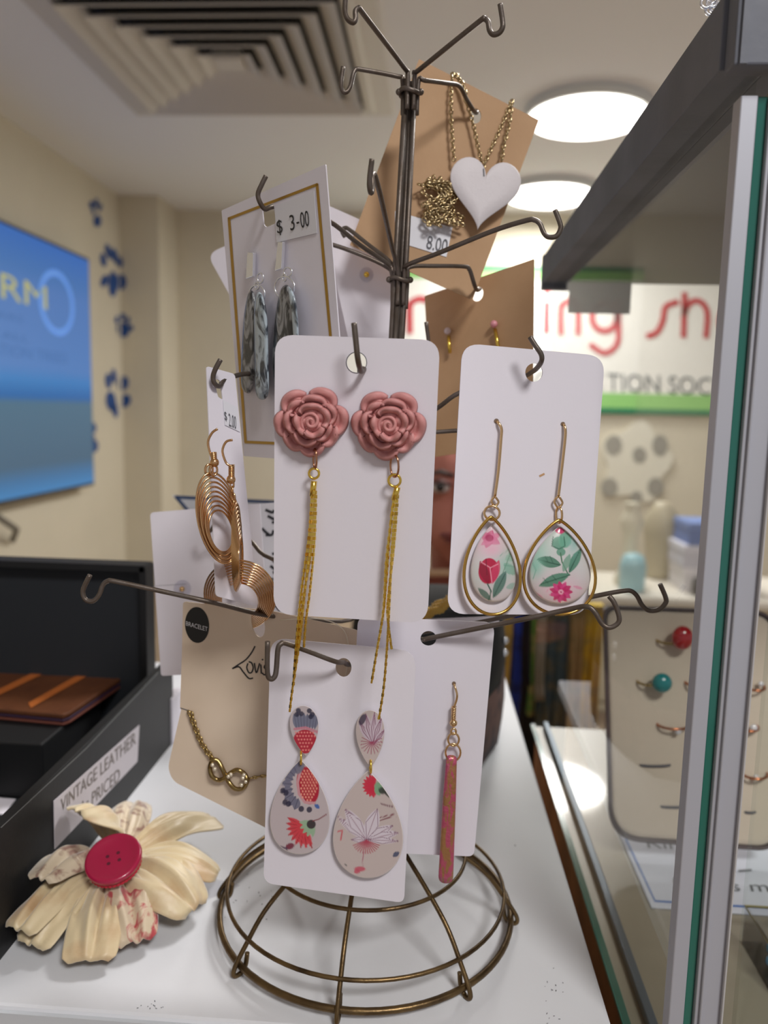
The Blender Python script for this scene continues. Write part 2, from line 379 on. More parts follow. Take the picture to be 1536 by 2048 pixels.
# ------------------------------------------------------------------ television on the left wall
TX = -1.85; tvp = Plane((TX, 0, 0), (1, 0, 0))
t = thing('television', 'wall television with a bright blue screen and yellow lettering', 'television', (TX, 3.1, .37))
mb = MB(); mb.box((TX-.05, 2.1, -.23), (TX-.004, 4.13, .975)); mb.build('casing', mat('black_plastic', (24,24,28), .35), t, bevel=.004)
def screenmat():
    m = bpy.data.materials.new('lit_screen'); m.use_nodes = True; nt = m.node_tree; b = nt.nodes['Principled BSDF']
    b.inputs['Base Color'].default_value = (.01,.01,.012,1); b.inputs['Roughness'].default_value = .3
    tc = nt.nodes.new('ShaderNodeTexCoord'); sp = nt.nodes.new('ShaderNodeSeparateXYZ'); mp = nt.nodes.new('ShaderNodeMapRange'); r = nt.nodes.new('ShaderNodeValToRGB')
    nt.links.new(tc.outputs['Object'], sp.inputs[0]); nt.links.new(sp.outputs['Z'], mp.inputs[0]); mp.inputs[1].default_value = -.59; mp.inputs[2].default_value = .6
    nt.links.new(mp.outputs[0], r.inputs[0]); el = r.color_ramp.elements
    stops = ((0,(70,150,215)),(.06,(66,130,185)),(.12,(76,112,140)),(.36,(84,124,152)),(.385,(34,112,188)),(.45,(60,140,215)),(.5,(88,142,214)),(.8,(84,134,206)),(.86,(72,128,200)),(1,(52,116,205)))
    el[0].position = 0; el[0].color = (*lin(stops[0][1]), 1); el[1].position = 1; el[1].color = (*lin(stops[-1][1]), 1)
    for p, c in stops[1:-1]: e = el.new(p); e.color = (*lin(c), 1)
    nt.links.new(r.outputs[0], b.inputs['Emission Color']); b.inputs['Emission Strength'].default_value = .9; return m
mb = MB(); mb.box((TX-.006, 2.115, -.212), (TX, 4.115, .96)); scr = mb.build('screen', screenmat(), t)
def emis(name, c, s_=.8): return mat(name, c, .5, emit=s_)
mb = MB()
def tvtext(s, xr, yb, yt, Yw):    # right end at pixel xr
    a = tvp(xr, yb); b = tvp(xr, yt); text_w(mb, s, (TX+.001, a.y-Yw, a.z), V((0, Yw, 0)), V((0, 0, b.z-a.z)))
tvtext('FORM', 94, 620, 574, .80); mb.build('yellow_lettering', emis('screen_yellow', (158,158,100), .95), scr)
mb = MB(); tvtext('YEARS', 46, 646, 633, .35); tvtext('FUR ALL', 58, 686, 672, .5); tvtext('DONATION TREES', 134, 728, 708, .95)
mb.build('small_lettering', emis('screen_slate', (58,96,150), .85), scr)
mb = MB(); c = tvp(114, 606); n = 40
mb.add([c+V((.001, math.cos(2*math.pi*i/n)*r*1.15, math.sin(2*math.pi*i/n)*r)) for r in (.155, .125) for i in range(n)], [(i, (i+1) % n, n+(i+1) % n, n+i) for i in range(n)])
mb.build('ring_emblem', emis('screen_ring', (90,138,214), .8), scr)
mb = MB(); mb.tube([(TX-.02, 3.05, -.2), (TX-.02, 3.35, -.36), (TX-.07, 3.4, -.42)], .014); mb.tube([(TX-.05, 3.2, -.3), (TX-.05, 3.0, -.42)], .012); mb.build('bracket', mat('grey_bracket', (120,116,108), .5, .3), t)

# blue paw print stickers on the left wall and round the corner
PAWM = mat('blue_vinyl', (26,74,142), .45)
wlp = Plane((WL, 0, 0), (1, 0, 0)); wfp = Plane((0, 4.75, 0), (0, -1, 0))
def paw(label, blobs):
    mb = MB(); c = None
    for cx_, cy_, rx, ry, rot in blobs:
        pts = circ(cx_, cy_, rx, ry, 16, rot)
        for side in (0, 1):
            pl = wfp if side else wlp; ins = [(max(x, 238.4) if side else min(x, 237.6), y) for x, y in pts]
            if max(p[0] for p in ins)-min(p[0] for p in ins) < 1.5: continue
            if side and max(p[0] for p in pts) < 239: continue
            if not side and min(p[0] for p in pts) > 237: continue
            k = len(ins); f = [pl(x, y, .004) for x, y in ins]; b = [pl(x, y, .0005) for x, y in ins]; c = c or f[0]
            mb.add(f+b, [tuple(range(k)), tuple(range(2*k-1, k-1, -1))]+[(i, k+i, k+(i+1) % k, (i+1) % k) for i in range(k)])
    o = mb.build('paw_sticker', PAWM, None, tuple(c)); props(fixn(o), label, 'sticker', 'blue paw print stickers on the left wall')
paw('small highest blue paw print sticker on the cream wall', [(184,411,5,9,-15),(193,405,4,9,0),(200,415,4,8,15),(187,424,3,6,0),(195,442,8,12,0)])
paw('large blue paw print sticker second from the top, wrapping the wall corner', [(207,520,6,14,-10),(217,503,6,16,-15),(230,512,6,16,-12),(240,525,6,11,0),(209,562,7,13,20),(226,568,9,26,0),(242,564,11,16,0)])
paw('small blue paw print sticker on the wall corner between two large ones', [(235,640,5,8,0),(246,634,5,8,0),(256,641,4,8,10),(238,657,5,7,0),(247,660,12,15,0),(262,656,5,6,0)])
paw('large blue paw print sticker lower on the corner with two round toes', [(217,762,6,16,-5),(228,752,5,15,-5),(246,767,11,15,15),(222,802,10,20,-5),(250,802,11,14,30),(230,818,6,18,-8)])
paw('lowest blue paw print sticker, peeping out beside the television', [(186,856,7,11,0),(184,876,6,8,0),(188,892,9,13,0)])

# ------------------------------------------------------------------ shop sign on the back wall
sp = Plane((0, BACK-.03, 0), (0, -1, 0))
zt = P(1000, 531, BACK-.03).z; zb = P(1300, 829, BACK-.03).z; xr = P(1500, 700, BACK-.03).x+.55
t = thing('shop_sign', 'long white shop sign with red rounded letters and green bands', 'sign', (.9, BACK-.015, (zt+zb)/2))
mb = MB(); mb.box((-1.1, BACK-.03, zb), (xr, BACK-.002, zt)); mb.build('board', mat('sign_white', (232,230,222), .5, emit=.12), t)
mb = MB(); Ys = BACK-.031
mb.box((-1.1, Ys-.003, zb), (xr, Ys, zb+.035)); mb.box((-1.1, Ys-.003, zt-.03), (xr, Ys, zt)); mb.build('dark_green_edge', mat('sign_dark_green', (34,124,88), .5), t)
mb = MB(); mb.box((-1.1, Ys-.002, zb+.035), (xr, Ys, zb+.13)); mb.box((-1.1, Ys-.002, zt-.085), (xr, Ys, zt-.03)); mb.build('light_green_band', mat('sign_light_green', (150,208,122), .5), t)
RED = mat('sign_red', (196,32,48), .45)
def letters(strokes, wd):
    for st in strokes:
        mb = MB()
        for s_ in st: ribbon(mb, s_, wd, sp, .006, 6)
        v = list(mb.v); f = list(mb.f); n = len(v); mb.add([p+V((0,.004,0)) for p in v], [tuple(reversed([i-n+0+0 for i in ()]))] if False else [])
        mb.build('red_letter', RED, t)
arch = lambda x, xe, yt, yb: [(x, yb), (x, yt+14), (x+4, yt+4), ((x+xe)/2, yt-3), (xe-4, yt+4), (xe, yt+16), (xe, yb)]
letters([[arch(820,862,600,664)], [arch(882,924,602,664)], [[(946,602),(946,664)]], [arch(968,1010,602,665)], [[(1036,572),(1036,650),(1048,665)],[(1024,604),(1052,604)]],
         [[(1094,606),(1093,664)],[(1095,583),(1095,585)]], [arch(1122,1156,604,666)],
         [circ(1209,634,25,28,14)+[(1234,634)], [(1236,604),(1237,650),(1234,688),(1210,706),(1182,690)]],
         [[(1296,672),(1314,664),(1326,640),(1331,614),(1354,604)]], [[(1369,588),(1367,672)],[(1368,630),(1376,610),(1392,601),(1408,610),(1415,632),(1412,673)]],
         [circ(1466,642,26,30,14)+[(1492,642)]], [[(1515,606),(1512,708)], circ(1540,642,25,29,14)+[(1565,642)]]], 5.6)
mb = MB(); text_px(mb, 'TION SOCIETY', (1214,782), (1512,795), (1214,746), sp, .004); text_px(mb, 'PROTEC', (1010,777), (1204,782), (1010,741), sp, .004)
mb.build('grey_lettering', mat('sign_slate', (72,84,92), .5), t)

# round white plaque with grey spots under the sign
pl = Plane((0, BACK-.02, 0), (0, -1, 0))
t = thing('spotted_plaque', 'pale cloud-shaped wall plaque with grey round spots, below the sign', 'plaque', tuple(pl(1272, 930)))
o = [(1272+(66+9*math.cos(5*a+.6))*math.cos(a), 925+(76+9*math.cos(5*a+.6))*math.sin(a)) for a in [2*math.pi*i/60 for i in range(60)]]
mb = MB(); plate(mb, o, pl, .018); mb.build('board', mat('plaque_white', (226,222,206), .7), t)
for x, y, rx, ry in ((1227,890,17,20),(1320,891,16,21),(1279,910,14,16),(1219,974,17,18),(1311,974,16,19),(1273,994,12,12)):
    mb = MB(); plate(mb, circ(x, y, rx, ry, 20), pl, .003, off=.0035); mb.build('spot', mat('plaque_grey', (148,146,138), .7), t)

# ------------------------------------------------------------------ back counter with blurred goods
by0, by1 = 3.0, 3.45; bz = P(1300, 1192, 3.0).z
t = thing('back_counter', 'long low cream cupboard far behind the glass case', 'cupboard', (1.2, 3.2, FLOOR))
mb = MB(); mb.box((.35, by0, FLOOR), (2.6, by1, bz-.03)); mb.build('body', mat('cream_laminate', (206,196,170), .6), t, bevel=.004)
mb = MB(); mb.box((.33, by0-.03, bz-.03), (2.62, by1, bz)); mb.build('worktop', mat('pale_worktop', (214,208,196), .5), t, bevel=.003)
for i in range(4):
    mb = MB(); mb.box((.37+i*.56, by0-.016, FLOOR+.05), (.37+i*.56+.54, by0-.001, bz-.06)); d = mb.build('door', MATS['cream_laminate'], t, bevel=.003)
    mb = MB(); mb.box((.37+i*.56+.24, by0-.03, bz-.12), (.37+i*.56+.32, by0-.017, bz-.108)); mb.build('handle', SILV, d)
def lathe(mb, c, prof, n=24):
    c = V(c); vs = []
    for r, z in prof: vs += [c+V((r*math.cos(2*math.pi*k/n), r*math.sin(2*math.pi*k/n), z)) for k in range(n)]
    mb.add(vs, [(i*n+k, i*n+(k+1) % n, (i+1)*n+(k+1) % n, (i+1)*n+k) for i in range(len(prof)-1) for k in range(n)]+[tuple(range(n))[::-1], tuple(range((len(prof)-1)*n, len(prof)*n))], True); return mb
def at_counter(x, y=3.2): p = P(x, 1190, y); return (p.x, y, bz)
p = at_counter(1254); mb = lathe(MB(), (0,0,0), ((.055,0),(.06,.02),(.03,.08),(.028,.2),(.05,.26),(.03,.3),(.02,.32),(.035,.34)))
props(mb.build('candlestick', mat('ivory_ceramic', (224,218,196), .4), None), 'tall ivory turned candlestick on the cream cupboard', 'candlestick').location = p
p = at_counter(1314, 3.36); mb = lathe(MB(), (0,0,0), ((.05,0),(.058,.02),(.062,.12),(.075,.2),(.07,.27),(.04,.31),(.03,.33)))
props(mb.build('vase', mat('taupe_ceramic', (176,166,142), .5), None), 'taupe shouldered vase beside the ivory candlestick', 'vase').location = p
mb = lathe(MB(), (0,0,0), ((.045,0),(.05,.01),(.052,.1),(.04,.14),(.02,.15)))
props(mb.build('jar', mat('pale_blue_glaze', (150,196,206), .35), None), 'small pale blue jar at the foot of the candlestick', 'jar').location = at_counter(1262, 3.09)
for x, dz, hh, c, lb in ((1396,0,.1,(214,210,214),'white flat carton under two others on the cream cupboard'),(1392,.1,.09,(196,196,208),'pale grey carton in the middle of the carton stack'),(1400,.19,.09,(92,118,176),'blue carton topmost of the stack on the cream cupboard')):
    px_ = P(x, 1190, 3.2).x; mb = MB(); t = thing('carton', lb, 'box', (px_, 3.2, bz+dz), 'cartons on the cream cupboard')
    mb.box((px_-.10, 3.08, bz+dz), (px_+.13, 3.28, bz+dz+hh-.02)); mb.build('body', mat('carton_%d_%d' % (c[0], int(dz*100)), c, .6), t, bevel=.002)
    mb = MB(); mb.box((px_-.103, 3.077, bz+dz+hh-.03), (px_+.133, 3.283, bz+dz+hh)); mb.build('lid', mat('carton_lid_%d' % int(dz*100), tuple(min(255, v+14) for v in c), .6), t, bevel=.002)
px_ = P(1425, 1190, 3.08).x; mb = MB(); mb.box((px_-.09, 3.02, bz), (px_+.14, 3.07, bz+.07)); props(mb.build('pencil_case', mat('charcoal_cloth', (72,72,76), .8), None, (0,0,0), bevel=.015), 'charcoal flat pouch in front of the carton stack', 'pouch')

# low rack of hanging scarves seen through the glass
ry_ = .93; rz = P(1100, 1216, ry_).z
t = thing('garment_rack', 'low metal rail on two feet holding hanging scarves', 'rack', (.15, ry_, FLOOR))
rx0, rx1 = P(1006, 1205, ry_).x, P(1236, 1205, ry_).x
mb = MB(); mb.tube([(rx0, ry_, rz), (rx1, ry_, rz)], .005); mb.build('rail', SILV, t)
for xx in (rx0, rx1):
    mb = MB(); mb.tube([(xx, ry_, FLOOR+.01), (xx, ry_, rz)], .006); mb.tube([(xx, ry_-.13, FLOOR+.012), (xx, ry_+.06, FLOOR+.012)], .010); mb.build('leg', SILV, t)
def scarf(xa, xb, yb, c, c2, label, amp=.012):
    a = P(xa, 1205, ry_).x; b = P(xb, 1205, ry_).x; zb_ = P((xa+xb)/2, yb, ry_).z; zb_ = max(zb_, FLOOR+.02); nx, nz = 18, 14; mb = MB(); ph = random.random()*6
    for side in (-1, 1):
        vs = []
        for j in range(nz+1):
            for i in range(nx+1):
                u, v = i/nx, j/nz; zz = rz+.007-(rz+.007-zb_)*v*(1 if side < 0 else .6)
                vs.append(V((a+(b-a)*u+.003*math.sin(3*v+ph)*v, ry_+side*(.0075+.008*v)+amp*.5*v*math.sin(u*14+ph), zz)))
        mb.add(vs, [(j*(nx+1)+i, j*(nx+1)+i+1, (j+1)*(nx+1)+i+1, (j+1)*(nx+1)+i) for j in range(nz) for i in range(nx)], True)
    n2 = (nx+1)*(nz+1); mb.add([], [(i-len(mb.v), i+1-len(mb.v), n2+i+1-len(mb.v), n2+i-len(mb.v)) for i in range(nx)], True)
    o = mb.build('scarf', mat('scarf_%d_%d' % (xa, c[0]), c, .85, noise=(c2, 45, .42, .6)), None, ((a+b)/2, ry_, rz)); md = o.modifiers.new('s', 'SOLIDIFY'); md.thickness = .0015
    props(o, label, 'scarf', 'scarves hanging on the low rail')
scarf(1010,1026,1420,(196,168,84),(150,132,84),'mustard and olive scarf at the left end of the low rail')
scarf(1027,1047,1470,(44,70,184),(30,44,110),'royal blue scarf beside the mustard one on the rail')
scarf(1048,1060,1360,(20,18,26),(34,24,34),'short black scarf between the blue and the green scarf')
scarf(1061,1076,1420,(92,140,62),(160,156,104),'moss green scarf beside the short black scarf')
scarf(1077,1094,1390,(190,188,172),(214,212,200),'pale grey narrow scarf on the low rail')
scarf(1095,1138,1640,(78,108,126),(134,134,110),'dark teal scarf, the longest on the rail')
scarf(1139,1170,1560,(198,172,124),(168,154,108),'tan and olive scarf next to the yellow one')
scarf(1171,1206,1500,(236,200,64),(190,170,92),'mustard yellow scarf at the right end of the low rail')

# ------------------------------------------------------------------ the counter in front
TW = mat('white_laminate', (216,217,222), .5, noise=((206,208,214), 12, .4, .75), bump=.12, bscale=300)
t = thing('counter', 'white laminate counter top the wire stand and the brooch stand on', 'counter', (-.3, .42, FLOOR))
ex, ey = .0665, .2385
mb = MB(); mb.add([(-1.2,ey,-.010),(ex+.002,ey,-.010),(ex-.003,.607,-.010),(-1.2,.607,-.010),(-1.2,ey,0),(ex+.002,ey,0),(ex-.003,.607,0),(-1.2,.607,0)], [(0,3,2,1),(4,5,6,7),(0,1,5,4),(1,2,6,5),(2,3,7,6),(3,0,4,7)])
mb.build('worktop', TW, t, bevel=.0015)
mb = MB(); mb.box((-1.2, ey-.0016, -.0095), (ex+.001, ey, -.0015)); mb.build('edge_strip', mat('edge_band', (196,200,206), .5), t)
mb = MB(); mb.box((-1.2, ey+.006, FLOOR), (ex-.01, .60, -.010)); mb.build('cabinet', mat('beech_panel', (190,160,122), .6, noise=((176,146,108), 20, .35, .65)), t)
mb = MB(); mb.box((-1.2, ey-.006, -.05), (ex-.004, ey-.0016, -.0098)); mb.build('beech_lipping', MATS['beech_panel'], t)
# scuffs: small worn specks on the top
mb = MB(); mb.use(GREYINK); tp = Plane((0,0,0), (0,0,1))
for _ in range(46):
    x, y = random.choice(((300,2008),(310,2020),(1115,1990),(1100,1960),(1050,1690),(500,1790),(455,1830),(540,1800),(1108,2030)))
    x += random.gauss(0, 12); y += random.gauss(0, 14); a = random.random()*3.14; l = random.uniform(1, 3.5)
    ribbon(mb, [(x, y), (x+l*math.cos(a), y+l*math.sin(a))], random.uniform(.4, .9), tp, .0001, 1)
o = mb.build('scuff_marks', GREYINK, t); o['kind'] = 'stuff'

# ------------------------------------------------------------------ wire earring stand
AX0, AX1 = V((-.0226, .303, 0)), V((-.0128, .303, .333))
def axis(z): return AX0.lerp(AX1, z/.333)
stand = thing('earring_stand', 'tall brown wire earring tree with hooked arms and a round wire base', 'stand', tuple(AX0))
cb = V((AX0.x, AX0.y, 0)); WR = .00085
def hring(name, z, r, wr, m, dx=0, dy=0):
    mb = MB(); mb.ring(cb+V((dx, dy, z)), V((r,0,0)), V((0,r,0)), wr, 72, 8); mb.build(name, m, stand)
hring('base_ring', .0042, .0605, .0013, WIREB); hring('middle_ring', .0135, .0575, .0008, WIREB); hring('inner_ring', .0285, .041, .0008, WIREB)
for k in range(8):
    a = math.radians(-94+45.5*k); d = V((math.cos(a), math.sin(a), 0)); zz = V((0,0,1))
    prof = [(.003,.075),(.004,.062),(.010,.050),(.022,.040),(.038,.0302),(.050,.0215),(.0578,.0118),(.0622,.0055),(.0634,.0022),(.0622,.0009),(.060,.0012),(.0582,.0035),(.0575,.008)]
    mb = MB(); mb.tube(smooth_path([cb+d*r+zz*z for r, z in prof], 5), .0009, seg=8); mb.build('base_spoke', WIREB, stand)
for k in range(6):
    a = math.radians(20+60*k); o_ = V((math.cos(a), math.sin(a), 0))*.0021
    top = .331 if k < 4 else .262
    mb = MB(); mb.tube([axis(.06)+o_*1.3, axis(.13)+o_, axis(.2)+o_, axis(.262)+o_*(1 if k < 4 else .7), axis(top)+o_*.8], WR+.0002, seg=8); mb.build('pole_wire', WIRE, stand)
for z in (.3265, .2595):
    mb = MB(); c = axis(z)
    mb.tube([c+V((math.cos(t_)*.0036, math.sin(t_)*.0036, .0006*math.sin(2*t_))) for t_ in np.linspace(0, 2*math.pi, 28)[:-1]], .0009, True, 8)
    mb.ball(c+V((-.0040,-.001,0)), .0012); mb.ball(c+V((.0040,-.001,0)), .0012); mb.build('collar', WIRE, stand)
def arm(z, pts, n=5):
    mb = MB(); c = axis(z); P0 = [P(*q) for q in pts]; dirv = (P0[0]-c); dirv.z = 0; dirv.normalize()
    mb.tube(smooth_path([c+V((0,0,-.012))+dirv*.0026, c+dirv*.003]+P0, n), WR, seg=8); return mb.build('arm', WIRE, stand)
# top tier
arm(.332, [(808,135,.297),(727,28,.2625),(718,18,.260),(711,22,.259),(711,38,.2585),(706,45,.258),(695,38,.257),(690,22,.2565),(691,-4,.256)])
arm(.332, [(838,140,.298),(955,46,.268),(968,38,.266),(976,44,.265),(979,60,.2645),(986,69,.264),(998,66,.2635),(1005,55,.263),(1005,40,.263),(1000,8,.2625)])
arm(.331, [(795,153,.3035),(722,139,.301),(711,140,.3005),(706,150,.300),(701,172,.300),(693,184,.2995),(685,182,.299),(682,168,.2985),(686,134,.2985)])
arm(.331, [(850,161,.304),(890,166,.312),(918,172,.320),(932,196,.327),(944,216,.331),(952,226,.337),(957,220,.341)])
# second tier
arm(.262, [(783,490,.290),(763,400,.258),(752,358,.246),(748,348,.2435),(744,352,.241),(745,372,.240),(743,385,.2385),(740,380,.237),(739,360,.236),(744,318,.235)])
arm(.262, [(815,530,.299),(880,505,.290),(985,462,.279),(1052,441,.273),(1069,440,.272),(1080,448,.2715),(1088,466,.271),(1098,474,.2705),(1113,472,.270),(1121,458,.270),(1120,446,.270),(1110,420,.270)])
arm(.261, [(820,534,.304),(870,532,.309),(928,533,.317),(938,538,.3185),(943,550,.320),(949,570,.3225),(954,580,.330),(960,578,.336)])
arm(.262, [(775,528,.302),(720,490,.293),(655,440,.281),(580,410,.276),(543,414,.268),(530,418,.2655),(520,405,.264),(516,388,.2635),(524,368,.263),(532,352,.263)])
arm(.261, [(772,533,.304),(715,507,.303),(655,487,.303),(600,482,.303),(585,492,.303),(580,505,.302),(570,500,.301),(570,482,.301)])
arm(.262, [(778,522,.306),(735,488,.312),(700,460,.316),(690,456,.317),(684,462,.317),(690,474,.317)])
# third tier, mostly behind the rose card
arm(.205, [(790,840,.290),(745,790,.262),(720,745,.238),(728,738,.2345),(722,742,.2300),(716,720,.2250),(712,685,.2245),(708,646,.2245)])
arm(.205, [(800,860,.298),(872,818,.290),(920,785,.284),(1000,762,.288),(1048,752,.284),(1064,744,.272),(1074,736,.2615),(1083,722,.2565),(1082,708,.2555),(1070,690,.2555),(1060,674,.256)])
arm(.205, [(810,866,.304),(872,864,.304),(920,861,.304),(960,862,.304),(972,872,.304),(980,886,.303),(992,880,.303),(994,858,.303)])
arm(.205, [(770,850,.303),(650,800,.296),(520,750,.283),(455,757,.268),(440,772,.262),(430,768,.2585),(426,755,.2575),(430,740,.257),(441,719,.257)])
arm(.205, [(842,830,.311),(852,760,.318),(858,700,.322),(852,644,.322)])
# fourth tier
arm(.165, [(700,1150,.300),(545,1118,.302),(500,1081,.308),(455,1053,.316),(437,1046,.318),(428,1052,.319),(420,1062,.3195),(412,1058,.3195),(409,1040,.3195)])
arm(.138, [(700,1240,.300),(600,1236,.288),(528,1230,.2725),(430,1206,.257),(330,1184,.255),(232,1163,.253),(216,1162,.253),(206,1170,.253),(198,1190,.2525),(186,1202,.252),(172,1200,.252),(166,1188,.252),(168,1175,.252),(180,1150,.252)])
arm(.134, [(800,1270,.290),(846,1279,.2655),(856,1277,.2625),(950,1258,.2575),(1050,1238,.253),(1140,1218,.251),(1172,1213,.249),(1188,1222,.248),(1205,1248,.2475),(1220,1255,.247),(1236,1246,.247),(1238,1232,.247),(1228,1205,.247),(1218,1192,.2475)])
arm(.142, [(800,1262,.306),(860,1262,.302),(1000,1236,.287),(1100,1212,.279),(1200,1190,.273),(1245,1182,.272),(1262,1182,.272),(1274,1192,.2715),(1284,1210,.271),(1298,1221,.271),(1318,1219,.271),(1331,1206,.271),(1331,1194,.271),(1320,1168,.271)])
arm(.130, [(740,1318,.280),(700,1329,.262),(688,1325,.2515),(670,1323,.246),(620,1304,.241),(572,1287,.237),(562,1288,.236),(556,1298,.2355),(553,1335,.235),(550,1352,.2345),(542,1358,.234),(535,1345,.2335),(535,1283,.233)])

# ------------------------------------------------------------------ cards on the stand
pl_rose = Plane((-.0248,.2429,.1889), (-.0295,-.9979,-.0573)).sc(.97)
pl_tear = Plane((.0313,.2633,.1875), (.2796,-.9579,.0653))
pl_prt = Plane((-.0292,.2521,.0874), (-.0855,-.9963,.0112))
pl_bar = Plane((-.0025,.2649,.0951), (.0702,-.9951,-.0695))
pl_gold = Plane((-.0477,.2454,.2363), (-.6924,-.7157,-.0911)).sc(1.09)
pl_kr = Plane((.0012,.3564,.3107), (.2627,-.9589,.1074)).sc(.925)
pl_kr2 = Plane((.0217,.3661,.2334), (-.5835,-.8036,.1169)).sc(.915)
pl_wh = Plane((-.097,.3311,.129), (-.1051,-.9864,.1261))
a = math.radians(58); pl_hp = Plane(P(434, 770, .262), (math.sin(a), -math.cos(a), .16))
a = math.radians(-10); pl_br = Plane(P(527, 1235, .277), (math.sin(a), -math.cos(a), .02))
def card(name, label, pl, out, holes, m=CARD, th=.0004, group='jewellery cards hanging on the wire stand', cat='card'):
    c = pl(sum(p[0] for p in out)/len(out), max(p[1] for p in out)); t = thing(name, label, cat, tuple(c), group)
    plate_m = MB(); plate(plate_m, out, pl, th, holes); plate_m.build('card_sheet', m, t); return t
def pinhole(t, pl, x, y, r=3, m=None):
    mb = MB(); plate(mb, circ(x, y, r, r, 10), pl, .0001, off=.0002); mb.build('pin_hole', m or mat('hole_shade', (120,100,84), .8), t)

# 1 rose card
t = card('earring_card', 'front white card carrying the two pink rose earrings', pl_rose, rrect([(550,669),(880,680),(855,1247),(547,1228)], 36), [circ(713,725,19.5,20,24)])
mb = MB(); ribbon(mb, circ(713,725,20.5,21,24)+[(733.5,725)], .7, pl_rose, .0001, 1); mb.build('hole_rim', GREYINK, t)
# 2 teardrop card
t = card('earring_card', 'white card at the right carrying two gold-rimmed floral teardrop earrings', pl_tear, rrect([(925,686),(1210,712),(1174,1230),(894,1228)], 34), [circ(1068,745,17.5,18.5,24)])
pinhole(t, pl_tear, 993, 842, 5); pinhole(t, pl_tear, 1126, 848, 4.5)
mb = MB(); ribbon(mb, [(1080,952),(1088,948)], 2, pl_tear, .0001, 1); mb.build('brown_speck', mat('tan_speck', (190,150,110), .7), t)
# 3 printed drop card
t = card('earring_card', 'low front white card carrying two flat printed flower drop earrings', pl_prt, rrect([(541,1276),(833,1302),(808,1806),(527,1766)], [30,34,14,20]), [circ(687,1335,16,19,24)])
# 4 bar card
t = card('earring_card', 'white card behind at the right carrying the single pink bar earring', pl_bar, rrect([(716,1234),(990,1245),(948,1713),(690,1702)], [16,22,12,12]), [circ(857,1277,16,15,24)])
pinhole(t, pl_bar, 908, 1367, 4)
# 5 bracelet card
bo = rrect([(366,1203),(545,1222),(722,1262),(716,1748),(345,1562),(336,1535),(362,1420),(360,1414),(364,1300)], [6,0,14,10,14,10,0,0,0])
t = card('bracelet_card', 'cream bracelet card with a black round sticker and black script', pl_br, bo, [circ(516,1247,13,28,24,-12)], CREAM)
mb = MB(); ribbon(mb, [(361,1416),(376,1421)], .8, pl_br, .00015, 1); mb.build('slit', GREYINK, t)
mb = MB(); plate(mb, circ(394,1250,24,36,32,-4), pl_br, .0001, off=.00015); s_ = mb.build('round_sticker', mat('sticker_black', (14,13,16), .35), t)
mb = MB(); text_px(mb, 'BRACELET', (372,1251), (415,1263), (372,1242), pl_br, .0003); mb.build('lettering', mat('white_ink', (215,215,220), .5), s_)
mb = MB(); c3 = lambda L: [(300+.254*x, 1180+.254*y) for x, y in L]
for L in ([(825,445),(800,492),(755,548),(700,585),(650,618)], [(655,616),(700,604),(730,640),(765,684),(785,698),(808,694)], [(770,580),(762,612),(778,650),(800,648),(812,612),(800,575),(780,566)],
          [(822,578),(832,640),(842,645),(862,580)], [(872,590),(876,655)], [(884,546),(888,551)], [(935,590),(908,592),(900,612),(925,632),(928,656),(900,668),(885,655)],
          [(968,602),(948,600),(938,630),(952,652),(968,640),(972,602),(975,660)]):
    ribbon(mb, c3(L), 1.35, pl_br, .0002, 4)
mb.build('script_lettering', INK, t)
# 6 gold frame card
t = card('earring_card', 'tall white card with a gold foil frame and two marbled grey earrings', pl_gold, rrect([(443,421),(651,328),(699,930),(487,912)], [2,3,2,2]), [rrect([(524,412),(547,404),(552,450),(528,456)], [4,4,10,10])])
mb = MB(); wd = 2.8
for L in ([(458,437),(634,369)], [(634,369),(680,890)], [(458,437),(491,883)], [(491,884),(680,892)]): ribbon(mb, L, wd, pl_gold, .00012, 1)
mb.build('gold_foil_frame', GOLDP, t)
mb = MB(); plate(mb, [(549,412),(628,382),(634,466),(553,485)], pl_gold, .0001, off=.0003); s_ = mb.build('price_sticker', STICK, t)
mb = MB(); text_px(mb, '$', (555,472), (566,469), (552,441), pl_gold, .0005); text_px(mb, '3', (581,462), (590,459), (578,431), pl_gold, .0005)
ribbon(mb, [(594,446),(597,445)], 1.8, pl_gold, .0005, 1); text_px(mb, '00', (602,457), (619,452), (599,425), pl_gold, .0005); mb.build('price', INK, s_)
# 7 hoop card
t = card('earring_card', 'narrow-looking white card turned sideways, carrying two gold wire hoop earrings', pl_hp, rrect([(413,732),(470,748),(516,1214),(432,1192)], [6,7,6,6]), [rrect([(428,757),(440,760),(446,800),(436,794)], 4)])
mb = MB(); plate(mb, [(446,800),(474,814),(480,864),(450,850)], pl_hp, .0001, off=.0003); s_ = mb.build('price_sticker', STICK, t)
mb = MB(); text_px(mb, '$', (450,842), (455,844), (448,822), pl_hp, .0005); text_px(mb, '2.00', (458,852), (473,859), (457,826), pl_hp, .0005); mb.build('price', GREYINK, s_)
# 8 folded white card at the left
t = card('earring_card', 'folded white card low at the left with a clear-backed gold stud', pl_wh, rrect([(300,1025),(520,1007),(540,1338),(322,1352)], [8,2,3,6]), [])
mb = MB(); ribbon(mb, [(308,1172),(372,1168)], .8, pl_wh, .0001, 1); mb.build('fold_line', mat('fold_shade', (184,182,190), .6), t)
# 9 big kraft card
t = card('necklace_card', 'large tilted kraft card at the top carrying the white heart necklace', pl_kr, rrect([(838,118),(1078,240),(945,600),(700,490)], 2), [circ(951,232,11.5,15,20)], KRAFT)
mb = MB(); plate(mb, [(790,422),(905,455),(893,514),(790,482)], pl_kr, .0001, off=.0003); s_ = mb.build('price_sticker', STICK, t)
mb = MB(); text_px(mb, '8.00', (852,497), (893,506), (856,470), pl_kr, .0006); mb.build('price', GREYINK, s_)
